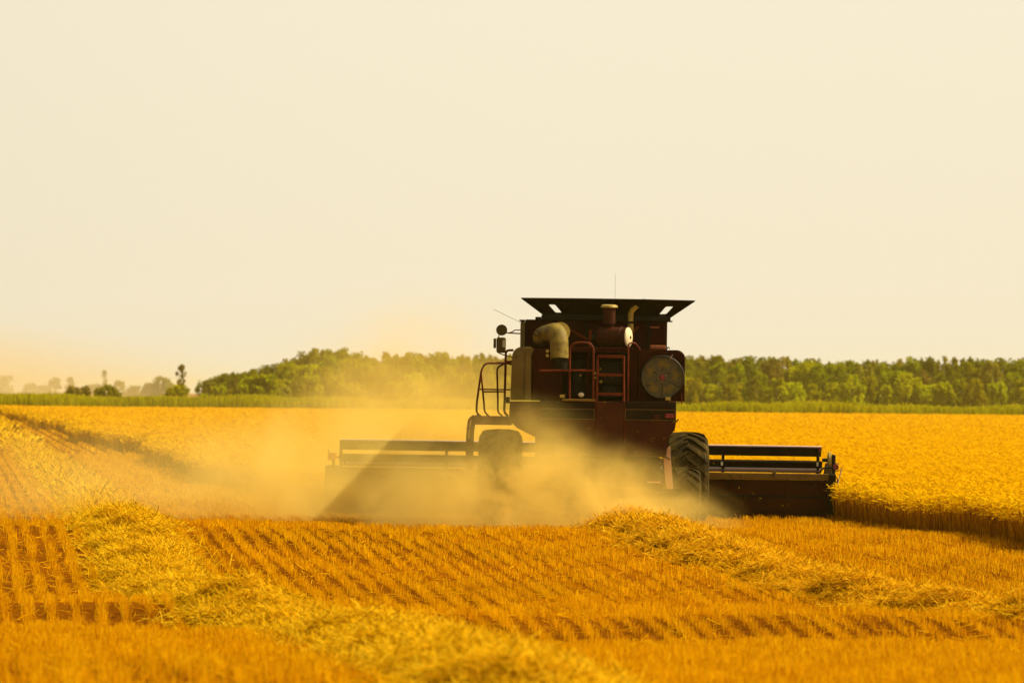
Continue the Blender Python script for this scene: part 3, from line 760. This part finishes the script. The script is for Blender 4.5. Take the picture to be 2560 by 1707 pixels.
# --- rear handrails and ladder
bm = BM(); ptube(bm, [(1425, 1003, -.2), (1425, 856, -.2), (1484, 856, -.2), (1484, 1002, -.2)], 0.018, 0.16)
ptube(bm, [(1349, 926, -.2), (1482, 926, -.2)], 0.018); obj('handrail', bm, 'rail', combine, True)
bm = BM(); ptube(bm, [(1571, 1003, -.2), (1571, 857, -.2), (1588, 857, -.1), (1600, 874, .1)], 0.016, 0.08); obj('handrail', bm, 'rail', combine, True)
bm = BM()
for px in (1495, 1560): ptube(bm, [(px - (2 if px < 1500 else -1), 1004, -.3), (px, 889, -.26)], 0.02, seg=6)
for py in (891, 937, 985): pbox(bm, 1496, 1560, py - 3.5, py + 3.5, -.30, -.25, .004)
obj('ladder', bm, 'rail', combine)

# --- straw hood under the engine deck
bm = BM(); prism(bm, ppoly([(1391, 1140), (1391, 1094), (1340, 1092), (1295, 1070), (1274, 1050), (1276, 1003.5), (1692, 1003.5), (1692, 1056), (1689, 1075), (1672, 1092), (1668, 1140)], -0.2), -0.2, 2.8, 0.015)
hood = obj('straw_hood', bm, 'hood_red', combine)
bm = BM(); pbox(bm, 1491, 1561, 1004.5, 1138, -0.26, -0.203, 0.01); obj('centre_panel', bm, 'hood_red', hood)
bm = BM(); pbox(bm, 1487.5, 1490.3, 1004.5, 1138, -0.24, -0.203, 0.004); pbox(bm, 1561.8, 1564.6, 1004.5, 1138, -0.24, -0.203, 0.004); obj('seam_strip', bm, 'rail', hood)
bm = BM(); pbox(bm, 1330, 1487, 1005, 1018, -0.225, -0.203, 0.006); pbox(bm, 1565, 1690, 1005, 1020, -0.225, -0.203, 0.006); obj('cross_strip', bm, 'dark', hood)
for px0, px1, py0, py1 in ((1352, 1487, 1022, 1047), (1565, 1690, 1024, 1050)):
    bm = BM(); pbox(bm, px0, px1, py0, py1, -0.222, -0.204, 0.004); sm = obj('marker_board', bm, 'reflector', hood)
    bm = BM(); e = 1.0
    for q in ((px0 - e, px1 + e, py0 - e, py0 + e), (px0 - e, px1 + e, py1 - e, py1 + e), (px0 - e, px0 + e, py0 + e, py1 - e), (px1 - e, px1 + e, py0 + e, py1 - e)): pbox(bm, *q, -0.232, -0.2225, 0.0)
    obj('board_edging', bm, 'frame', hood)
bm = BM(); pbox(bm, 1664, 1687, 1034, 1045, -0.25, -0.224, 0.008); obj('tail_lamp', bm, 'redlens', hood, label='bright red tail lamp on the right marker board')
bm = BM(); pbox(bm, 1636, 1652, 1036, 1047, -0.24, -0.224, 0.006); obj('tail_lamp', bm, 'hood_red', hood, label='dull reddish reflector on the right marker board')
bm = BM(); ptube(bm, [(1692, 1054, -.1), (1696, 1050, -.1), (1698, 1047, -.1)], 0.012); obj('hook', bm, 'rail', hood)
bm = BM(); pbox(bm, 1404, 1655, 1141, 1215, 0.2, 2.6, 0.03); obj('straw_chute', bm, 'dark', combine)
bm = BM(); prism(bm, ppoly([(1660, 1128), (1677, 1114), (1680, 1150), (1686, 1222), (1668, 1222)], 0.1), 0.1, 0.16, 0.006)
lit_part = obj('lit_strip', bm, 'lit_tan', combine)  # added strip, coloured like the sunlit gap between body and tyre
bm = BM(); ptube(bm, [(1634, 1136, .05), (1668, 1142, .02), (1678, 1148, .02)], 0.02, 0.1); obj('link_arm', bm, 'frame', lit_part)
bm = BM(); pbox(bm, 1622, 1656, 1203, 1207, 0.1, 0.18, 0.004); obj('hitch_bar', bm, 'lit_tan', combine)
bm = BM(); tube(bm, [(-1.5, 1.2, .58), (1.5, 1.2, .58)], 0.09, 12); obj('rear_axle', bm, 'black', combine)
bm = BM(); tube(bm, [(-1.6, 4.7, .84), (1.6, 4.7, .84)], 0.16, 12); box(bm, -1.0, 1.0, 3.0, 6.0, .75, 1.45, .03); obj('front_axle', bm, 'black', combine)
bm = BM(); box(bm, -1.05, 1.05, 2.9, 5.9, 1.0, 1.9, .04); obj('underbody', bm, 'dark', combine)

# --- wheels
def wheel(x, y, Rr, W, nl, side):
    wr = empty('wheel', (x, y, Rr)); wr.parent = combine
    h = W / 2; lug = Rr * 0.05; r0 = Rr - lug
    prof = [(-h, .52), (-h * 1.0, .78), (-h * .95, .90), (-h * .78, .965), (-h * .4, .995), (0, 1.0), (h * .4, .995), (h * .78, .965), (h * .95, .90), (h, .78), (h, .52)]
    pr = lambda t: np.interp(t, [p[0] for p in prof], [p[1] for p in prof]) * r0
    bm = BM(); lathe(bm, [(s, q * r0) for s, q in prof], (0, 0, 0), 'X', 60, cap=False)
    for sd in (-1, 1):
        for k in range(nl):
            a0 = 2 * math.pi * (k + (0.5 if sd > 0 else 0)) / nl; prev = None
            for i in range(7):
                t = i / 6; xx = (-0.03 + t * 1.0) * h; a = a0 + 0.40 * t ** 1.1
                ri, ro = pr(min(xx, h * .97)) - 0.02, pr(min(xx, h * .97)) + lug * (1 if i < 6 else .5)
                th = (0.030 + .012 * t) / 0.84
                st = []
                for (rr, da) in ((ri, -th * 1.2), (ro, -th * .8), (ro, th * .8), (ri, th * 1.2)):
                    st.append(bm.verts.new((sd * xx, -rr * math.sin(a + da), rr * math.cos(a + da))))
                if prev:
                    for j in range(4): bm.faces.new([prev[j], prev[(j + 1) % 4], st[(j + 1) % 4], st[j]])
                else: bm.faces.new(st)
                prev = st
            bm.faces.new(prev[::-1])
    obj('tyre', bm, 'rubber', wr)
    bm = BM(); lathe(bm, [(-h * .8, r0 * .53), (-h * .75, r0 * .48), (-h * .2, r0 * .4), (h * .2, r0 * .4), (h * .75, r0 * .48), (h * .8, r0 * .53)], (0, 0, 0), 'X', 40); obj('rim', bm, 'rim', wr, True)
    bm = BM(); lathe(bm, [(-h * .5, .10), (-h * .5, .16), (h * .5, .16), (h * .5, .10)], (0, 0, 0), 'X', 20); obj('hub', bm, 'rim', wr, True)
for s in (-1, 1):
    wheel(1.68 * s, 4.7, 0.845, 0.80, 20, s)
    wheel(1.57 * s, 1.2, 0.555, 0.47, 18, s)

# --- cab, mirrors, access platform at the front left
cab = empty('cab'); cab.parent = combine
bm = BM(); box(bm, -.98, .98, 4.25, 4.33, 1.9, 3.35, .01); box(bm, -.98, .98, 4.34, 5.9, 1.9, 2.25, .02); obj('cab_shell', bm, 'red', cab)
bm = BM(); box(bm, -1.02, 1.02, 4.2, 6.1, 3.36, 3.5, .05); obj('cab_roof', bm, 'red', cab)
bm = BM(); box(bm, -.95, -.93, 4.35, 5.85, 2.26, 3.35); box(bm, .93, .95, 4.35, 5.85, 2.26, 3.35); box(bm, -.92, .92, 5.84, 5.86, 2.26, 3.35); obj('cab_window', bm, 'glass', cab)
bm = BM()
for x in (-.97, .97): tube(bm, [(x, 5.87, 2.25), (x, 5.87, 3.36)], 0.035, 8)
obj('cab_post', bm, 'red', cab)
ym = 4.9
v = m(1254, 825, ym); rm = 14 / (F / (CY + ym))
bm = BM(); lathe(bm, [(-.012, rm * .5), (-.01, rm * .93)], v, 'Y', 32); gl = BM()
lathe(gl, [(-.016, rm * .9), (-.022, rm * .97), (-.015, rm), (.02, rm * .8), (.04, rm * .3)], v, 'Y', 32)
mr_ = obj('round_mirror', gl, 'tan', combine, True); obj('mirror_glass', bm, 'mirror', mr_)
bm = BM(); pbox(bm, 1241, 1265, 843, 882, ym, ym + .07, .03); mr2 = obj('square_mirror', bm, 'tan', combine)
bm = BM(); pbox(bm, 1256, 1264, 850, 868, ym - .006, ym - .001, 0); obj('mirror_glass', bm, 'mirror', mr2)
bm = BM(); pbox(bm, 1233.5, 1240.6, 846, 870, ym, ym + .03, .004); obj('marker_plate', bm, 'tan', mr2)
bm = BM(); ptube(bm, [(1266, 832, ym + .03), (1303, 834, ym - .4)], .012); ptube(bm, [(1272, 832, ym), (1280, 830, ym), (1287, 825, ym), (1303, 825, ym - .4)], .010, .06)
ptube(bm, [(1247, 838, ym + .03), (1247, 844, ym + .03)], .010); ptube(bm, [(1246, 882, ym + .03), (1262, 888, ym), (1282, 893, ym - .4)], .010, .08); obj('mirror_bracket', bm, 'rail', combine)
plat = empty('access_platform'); plat.parent = combine
yp = 4.9
bm = BM(); pbox(bm, 1186, 1282, 1040, 1062, yp - .5, yp + .6, .02); obj('platform_deck', bm, 'rail', plat)
bm = BM(); ptube(bm, [(1200, 1041, yp), (1186, 1045, yp), (1181, 1080, yp), (1179, 1175, yp)], .045, .15, 8)
ptube(bm, [(1188, 1039, yp - .3), (1175, 1047, yp - .3), (1171, 1080, yp - .3), (1169, 1175, yp - .3)], .025, .15, 8)
for py in (1070, 1100, 1130, 1160): ptube(bm, [(1170, py, yp - .3), (1181, py, yp)], .02)
obj('platform_ladder', bm, 'rail', plat)
for pts, r_, rad in (([(1205, 1041, yp - .3), (1193, 1032, yp - .3), (1193, 1010, yp - .3), (1204, 925, yp - .3), (1213, 908, yp - .2), (1265, 907, yp), (1282, 911, yp)], .12, .019),
                ([(1225, 1041, yp), (1213, 1030, yp), (1211, 1005, yp), (1203, 930, yp)], .12, .017),
                ([(1258, 1040, yp), (1246, 1030, yp), (1246, 1000, yp), (1243, 918, yp), (1262, 909, yp)], .12, .017),
                ([(1272, 1040, yp), (1262, 1030, yp), (1263, 1000, yp), (1265, 876, yp), (1284, 875, yp)], .06, .022)):
    bm = BM(); tube(bm, bend([m(*p) for p in pts], r_), rad, 8); obj('platform_rail', bm, 'rail', plat, True)
bm = BM(); ptube(bm, [(1199, 973, yp), (1280, 974, yp)], .013); ptube(bm, [(1209, 979, yp), (1265, 979, yp)], .014); obj('cross_rail', bm, 'rail', plat)
bm = BM(); ptube(bm, [(1265, 904, yp), (1284, 904, yp)], .02); obj('cross_rail', bm, 'rail', plat)
bm = BM(); pbox(bm, 1266, 1276, 992, 1008, yp - .3, yp - .2, .01); obj('step_bracket', bm, 'dark', plat)
bm = BM(); ptube(bm, [(1537, 800, 4.35), (1537, 684, 4.35)], .0020, seg=5); obj('antenna', bm, 'tan', combine)
bm = BM(); ptube(bm, [(1303, 807, 4.4), (1233, 773, 4.6)], .0035, seg=5); obj('antenna', bm, 'tan', combine)

# --- header
head = empty('header'); head.parent = combine
bm = BM(); prism_x(bm, [(4.6, 1.0), (7.4, .25), (7.4, .85), (4.6, 1.7)], -.62, .62, .02); obj('feeder_house', bm, 'red', combine)
yh_ = 7.5
xL, xR = mx(846, yh_), mx(2074, yh_)
zt, zb = mz(1192, yh_), 0.05
# back sheet with the small slots the daylight shows through
def slot2(px, py, w_=9, h_=5): return [(px - w_, py - h_ * .6), (px + w_, py - h_ * .6), (px + w_ * .6, py + h_ * .5), (px - w_ * .6, py + h_ * .5)]
bm = BM()
def sheet(bm, outer, holes, y, thick):
    es = []
    for loop in [outer] + holes:
        vs = [bm.verts.new((x, y, z)) for x, z in loop]
        es += [bm.edges.new((vs[i], vs[(i + 1) % len(vs)])) for i in range(len(vs))]
    bmesh.ops.triangle_fill(bm, use_beauty=True, use_dissolve=False, edges=es)
    bmesh.ops.recalc_face_normals(bm, faces=bm.faces); bmesh.ops.solidify(bm, geom=list(bm.faces), thickness=thick)
holes = [ppoly(slot2(*q), yh_) for q in ((1822, 1206, 5, 3), (1842, 1206, 5, 3), (2030, 1210, 5, 4), (892, 1189, 5, 4))]
sheet(bm, [(xL, zb), (xR, zb), (xR, zt), (xL, zt)], holes, yh_, 0.015)
bs = obj('back_sheet', bm, 'sheet', head)
for px in (1832, 1971, 940, 1120, 1290):
    bm = BM(); pbox(bm, px - 4.5, px + 4.5, 1196 - (16 if px < 1500 else 0), 1296 - (10 if px < 1500 else 0), yh_ - .05, yh_ - .017, .006); obj('stiffener', bm, 'sheet', head)
bm = BM(); box(bm, xL + .02, xR - .02, yh_ - .035, yh_ - .016, .46, .50, .004); box(bm, xL + .02, xR - .02, yh_ - .03, yh_ - .016, .20, .215, .003); obj('rib', bm, 'dark', head)
bm = BM(); box(bm, xL - .02, xR + .02, yh_ - .06, yh_ + .10, zt + .002, zt + .125, .012); tb = obj('top_beam', bm, 'lip', head)
bm = BM(); pbox(bm, 1934, 1943, 1177, 1191, yh_ - .09, yh_ - .062, .008); pbox(bm, 1827, 1833, 1184, 1191, yh_ - .09, yh_ - .062, .004); pbox(bm, 1855, 1860, 1184, 1191, yh_ - .09, yh_ - .062, .004); obj('clip', bm, 'frame', head)
bm = BM(); box(bm, xL, xR, yh_ + .02, 9.3, .04, .07); obj('table_floor', bm, 'dark', head)
bm = BM(); tube(bm, [(xL + .05, 8.25, .42), (xR - .05, 8.25, .42)], .2, 16); obj('cross_auger', bm, 'dark', head)
bm = BM(); box(bm, xL, xR, 9.301, 9.42, .05, .065)
n_ = 60
for k in range(n_):
    x = xL + (xR - xL) * (k + .5) / n_
    prism_x(bm, [(9.42, .045), (9.55, .055), (9.42, .075)], x - .012, x + .012)
obj('cutter_bar', bm, 'black', head)
for px0, px1, py0, py1 in ((2075, 2092, 1185, 1300), (816, 845, 1164, 1292)):
    bm = BM(); a = m(px0, py1, yh_); c = m(px1, py0, yh_)
    prism_x(bm, [(yh_ - .1, .08), (yh_ - .12, c.z - .02), (yh_ - .08, c.z), (8.3, c.z), (9.6, .55), (10.1, .25), (9.6, .04)], a.x, c.x, .015)
    obj('end_divider', bm, 'bat', head)
# reel: centre tube and five bats
yR = 8.9; zR = mz(1172, yR, 1850); rR = 0.345
rl = mx(854, yR); rr_ = mx(2056, yR)
bm = BM(); tube(bm, [(rl, yR, zR), (rr_, yR, zR)], .055, 16); obj('reel_tube', bm, 'tube', head, True)
for k in range(5):
    a = R(90 + 72 * k); cy, cz = yR + rR * math.cos(a), zR + rR * math.sin(a)
    bm = BM(); box(bm, rl, rr_, -.022, .022, -.088, .088, .008)
    bt = obj('reel_bat', bm, 'bat', head); bt.location = (0, cy, cz); bt.rotation_euler = (R(12) if k == 0 else R(50), 0, 0)
    if k == 0:
        bm = BM(); box(bm, rl, rr_, -.036, .03, .0885, .113, .006); te = obj('bat_highlight', bm, 'tube', head); te.location = bt.location; te.rotation_euler = bt.rotation_euler  # pink bar paints the bright highlight along the top bat
for px in (856, 1120, 1480, 1811, 2048):
    x = mx(px, yR); bm = BM()
    for k in range(5):
        a = R(90 + 72 * k); tube(bm, [(x, yR, zR), (x, yR + rR * math.cos(a) - .03, zR + (rR + .08) * math.sin(a))], .03, 6)
    obj('reel_spider', bm, 'bat', head)
bm = BM(); pbox(bm, 2049, 2057, 1118, 1128, yR - .3, yR - .26, .004); obj('bat_end', bm, 'redlens', head)
bm = BM(); pbox(bm, 2044, 2049, 1155, 1165, yR - .5, yR - .48, 0); pbox(bm, 1805, 1810, 1154, 1163, yR - .5, yR - .48, 0); obj('bat_bracket', bm, 'cap', head)
# right end: reel drive, lamp, hoses
v = m(2078, 1155, 8.0); rd = empty('reel_drive'); rd.parent = head
bm = BM(); lathe(bm, [(mx(2072, 8), .10), (mx(2074, 8), .165), (mx(2081, 8), .17)], (0, 8.0, mz(1152, 8, 2078)), 'X', 24); obj('drive_guard', bm, 'galv', rd, True)
bm = BM(); pbox(bm, 2082, 2092, 1136, 1186, 7.85, 8.2, .03); obj('drive_case', bm, 'black', rd)
bm = BM(); tube(bm, [m(2058, 1150, 8), m(2072, 1150, 8)], .036, 12); obj('drive_motor', bm, 'black', rd)
bm = BM(); prism(bm, ppoly([(2062, 1184), (2066, 1158), (2074, 1155), (2078, 1165), (2082, 1184)], 7.8), 7.75, 7.9, .01); obj('drive_bracket', bm, 'frame', rd)
bm = BM(); ptube(bm, [(2052, 1183, 7.6), (2058, 1170, 7.6), (2084, 1168, 7.6)], .018, .1); obj('hose', bm, 'black', head)
v = m(2092, 1167, 7.6)
bm = BM(); lathe(bm, [(-.06, .05), (-.05, .056), (.02, .056)], v, 'Y', 20); lm = obj('lamp', bm, 'redlens', head, label='round red lamp at the right end of the header')
bm = BM(); ptube(bm, [(2090, 1159, 7.6), (2098, 1158, 7.6), (2100, 1161, 7.6)], .008); ptube(bm, [(2090, 1176, 7.6), (2098, 1177, 7.6), (2100, 1174, 7.6)], .008); ptube(bm, [(2093, 1192, 7.5), (2098, 1199, 7.5), (2095, 1206, 7.5), (2092, 1206, 7.5)], .01, .04); obj('lamp_guard', bm, 'black', head)
bm = BM(); ptube(bm, [(2107, 1169, 8.4), (2105, 1178, 8.4), (2093, 1226, 8.4)], .010); obj('marker_rod', bm, 'tube', head)
bm = BM(); ptube(bm, [(775, 1183, 8.4), (809, 1251, 8.4)], .010); obj('marker_rod', bm, 'tube', head)
bm = BM(); pbox(bm, 822, 843, 1131, 1150, 7.5, 7.6, .015); lm = obj('lamp', bm, 'amber', head, label='square amber lamp at the left end of the header')
bm = BM(); pbox(bm, 833, 840, 1150, 1163, 7.5, 7.56, .004); ptube(bm, [(843, 1142, 7.55), (860, 1143, 7.55), (866, 1158, 7.55)], .014, .08); ptube(bm, [(825, 1131, 7.55), (823, 1124, 7.55)], .008); obj('lamp_arm', bm, 'bat', head)

# ------------------------------------------------------------------ chaff flung out behind the machine
N = 520
x = CX + rng.normal(-0.1, 1.1, N); y = CY + rng.uniform(-2.2, 0.0, N); z = np.abs(rng.normal(0.5, 0.6, N)) + 0.1
k = z < 2.3; x, y, z = x[k], y[k], z[k]; N = len(x)
n2 = 260                                   # the stream of chaff dropping beside the right rear wheel
q = rng.uniform(0, 1, n2)
x = np.concatenate([x, 2.28 - 0.22 * q + rng.normal(0, .045, n2)]); y = np.concatenate([y, 75.9 + rng.normal(0, .08, n2)]); z = np.concatenate([z, 1.15 - 1.0 * q])
N = len(x)
D = rng.normal(size=(N, 3)); D *= (rng.uniform(.004, .016, N) / np.linalg.norm(D, axis=1))[:, None]
o = quads('flying_chaff', straws(np.stack([x, y, z], 1), D, .0035), rng.uniform(.3, 1, N), 'windrow')
tag(o, 'specks of chaff flying in the dust behind the combine', 'chaff', kind='stuff')

# ------------------------------------------------------------------ dust thrown up around the machine (a real volume)
def dust():
    x0, x1, y0, y1, z0, z1 = -14.0, 4.6, 72.2, 106.0, -0.25, 5.6
    bm = BM()     # closed hull, tapering upward
    lo = [(x0, y0 + .6), (-3, y0), (3.2, y0), (x1, y0 + 1.5), (x1, 84), (3.0, 92), (-4, y1), (x0, y1)]
    c0 = Vector((-3, 85, 0))
    ring = []
    for zz, f in ((z0, 1.0), (2.2, 1.0), (z1 - 1.4, .86), (z1, .55)):
        ring.append([bm.verts.new((c0.x + (px - c0.x) * f, c0.y + (py - c0.y) * (f if zz > 3 else 1.0), zz)) for px, py in lo])
    for a, b_ in zip(ring, ring[1:]):
        for k in range(len(lo)): bm.faces.new([a[k], a[(k + 1) % len(lo)], b_[(k + 1) % len(lo)], b_[k]])
    bm.faces.new(ring[0][::-1]); bm.faces.new(ring[-1])
    mt = bpy.data.materials.new('dust'); mt.use_nodes = True; t = mt.node_tree; t.nodes.clear()
    out = t.nodes.new('ShaderNodeOutputMaterial'); pv = t.nodes.new('ShaderNodeVolumePrincipled')
    t.links.new(pv.outputs[0], out.inputs['Volume'])
    pv.inputs['Color'].default_value = (0.985, 0.76, 0.20, 1); pv.inputs['Anisotropy'].default_value = 0.25
    tc = t.nodes.new('ShaderNodeTexCoord')
    n1 = t.nodes.new('ShaderNodeTexNoise'); n1.inputs['Scale'].default_value = 0.75; n1.inputs['Detail'].default_value = 6; n1.inputs['Roughness'].default_value = 0.62
    n1.inputs['Distortion'].default_value = 0.9
    t.links.new(tc.outputs['Object'], n1.inputs['Vector'])
    mr = t.nodes.new('ShaderNodeMapRange'); mr.inputs['From Min'].default_value = 0.36; mr.inputs['From Max'].default_value = 0.68
    mr.inputs['To Min'].default_value = 0.08; mr.inputs['To Max'].default_value = 2.2; mr.interpolation_type = 'SMOOTHSTEP'
    t.links.new(n1.outputs['Fac'], mr.inputs['Value'])
    total = None
    #        centre (world)        radii              density
    BL = [((0.9, 74.7, 0.35), (2.7, 1.8, 1.5), 1.25),
          ((2.3, 74.7, 0.1), (1.9, 1.6, 1.05), 0.75),
          ((0.1, 75.0, 1.35), (1.7, 1.7, 1.15), 0.45),
          ((-1.15, 74.9, 0.40), (1.7, 1.5, 1.25), 0.85),
          ((-3.3, 80.4, 0.5), (3.7, 3.5, 1.95), 0.50),
          ((-1.8, 88.0, 2.2), (3.4, 5.5, 2.7), 0.075),
          ((-2.2, 90.0, 1.6), (3.6, 8.0, 2.0), 0.06),
          ((-8.5, 82.0, 0.3), (6.5, 8.0, 1.6), 0.042),
          ((-6.0, 92.0, 0.4), (8.5, 13.0, 2.2), 0.029)]
    for cen, rad, den in BL:
        mp = t.nodes.new('ShaderNodeVectorMath'); mp.operation = 'SUBTRACT'; mp.inputs[1].default_value = cen
        t.links.new(tc.outputs['Object'], mp.inputs[0])
        dv = t.nodes.new('ShaderNodeVectorMath'); dv.operation = 'DIVIDE'; dv.inputs[1].default_value = rad
        t.links.new(mp.outputs[0], dv.inputs[0])
        ln = t.nodes.new('ShaderNodeVectorMath'); ln.operation = 'LENGTH'; t.links.new(dv.outputs[0], ln.inputs[0])
        q = t.nodes.new('ShaderNodeMapRange'); q.interpolation_type = 'SMOOTHSTEP'
        q.inputs['From Min'].default_value = 0.15; q.inputs['From Max'].default_value = 1.0
        q.inputs['To Min'].default_value = den; q.inputs['To Max'].default_value = 0.0
        t.links.new(ln.outputs['Value'], q.inputs['Value'])
        if total is None: total = q.outputs[0]
        else:
            s = t.nodes.new('ShaderNodeMath'); s.operation = 'ADD'; t.links.new(total, s.inputs[0]); t.links.new(q.outputs[0], s.inputs[1]); total = s.outputs[0]
    fm = t.nodes.new('ShaderNodeMath'); fm.operation = 'MULTIPLY'
    t.links.new(total, fm.inputs[0]); t.links.new(mr.outputs[0], fm.inputs[1]); t.links.new(fm.outputs[0], pv.inputs['Density'])
    M['dust'] = mt
    o = obj('dust_cloud', bm, 'dust')
    tag(o, 'golden dust cloud billowing from under the combine over the left of the field', 'dust cloud', kind='stuff')
dust()

# thin bank of drifting dust far off on the left, in front of the distant trees
bm = BM(); box(bm, -216, -40, 820, 1480, -0.6, 26)
mt = bpy.data.materials.new('thin_dust'); mt.use_nodes = True; t = mt.node_tree; t.nodes.clear()
out = t.nodes.new('ShaderNodeOutputMaterial'); pv = t.nodes.new('ShaderNodeVolumePrincipled')
t.links.new(pv.outputs[0], out.inputs['Volume'])
pv.inputs['Color'].default_value = (0.90, 0.74, 0.42, 1); pv.inputs['Anisotropy'].default_value = 0.2
tc = t.nodes.new('ShaderNodeTexCoord')
mp = t.nodes.new('ShaderNodeVectorMath'); mp.operation = 'SUBTRACT'; mp.inputs[1].default_value = (-175, 1150, 0); t.links.new(tc.outputs['Object'], mp.inputs[0])
dv = t.nodes.new('ShaderNodeVectorMath'); dv.operation = 'DIVIDE'; dv.inputs[1].default_value = (128, 325, 25); t.links.new(mp.outputs[0], dv.inputs[0])
ln = t.nodes.new('ShaderNodeVectorMath'); ln.operation = 'LENGTH'; t.links.new(dv.outputs[0], ln.inputs[0])
q = t.nodes.new('ShaderNodeMapRange'); q.interpolation_type = 'SMOOTHSTEP'
q.inputs['From Min'].default_value = 0.0; q.inputs['From Max'].default_value = 1.0; q.inputs['To Min'].default_value = 0.011; q.inputs['To Max'].default_value = 0.0
t.links.new(ln.outputs['Value'], q.inputs['Value'])
n1 = t.nodes.new('ShaderNodeTexNoise'); n1.inputs['Scale'].default_value = 0.035; n1.inputs['Detail'].default_value = 3; t.links.new(tc.outputs['Object'], n1.inputs['Vector'])
fm = t.nodes.new('ShaderNodeMath'); fm.operation = 'MULTIPLY'; t.links.new(q.outputs[0], fm.inputs[0]); t.links.new(n1.outputs['Fac'], fm.inputs[1])
t.links.new(fm.outputs[0], pv.inputs['Density'])
M['thin_dust'] = mt
tag(obj('dust_haze', bm, 'thin_dust'), 'pale dust bank drifting before the distant trees on the far left', 'dust haze', kind='stuff')

# ------------------------------------------------------------------ haze: even summer air
bm = BM(); box(bm, -1300, 1300, -45, 4400, -1.2, 13.5)
mt = bpy.data.materials.new('haze_air'); mt.use_nodes = True; t = mt.node_tree; t.nodes.clear()
out = t.nodes.new('ShaderNodeOutputMaterial'); pv = t.nodes.new('ShaderNodeVolumePrincipled')
t.links.new(pv.outputs[0], out.inputs['Volume'])
pv.inputs['Color'].default_value = (0.97, 0.84, 0.22, 1); pv.inputs['Density'].default_value = 0.00012; pv.inputs['Anisotropy'].default_value = 0.2
M['haze'] = mt
tag(obj('haze', bm, 'haze'), kind='stuff')
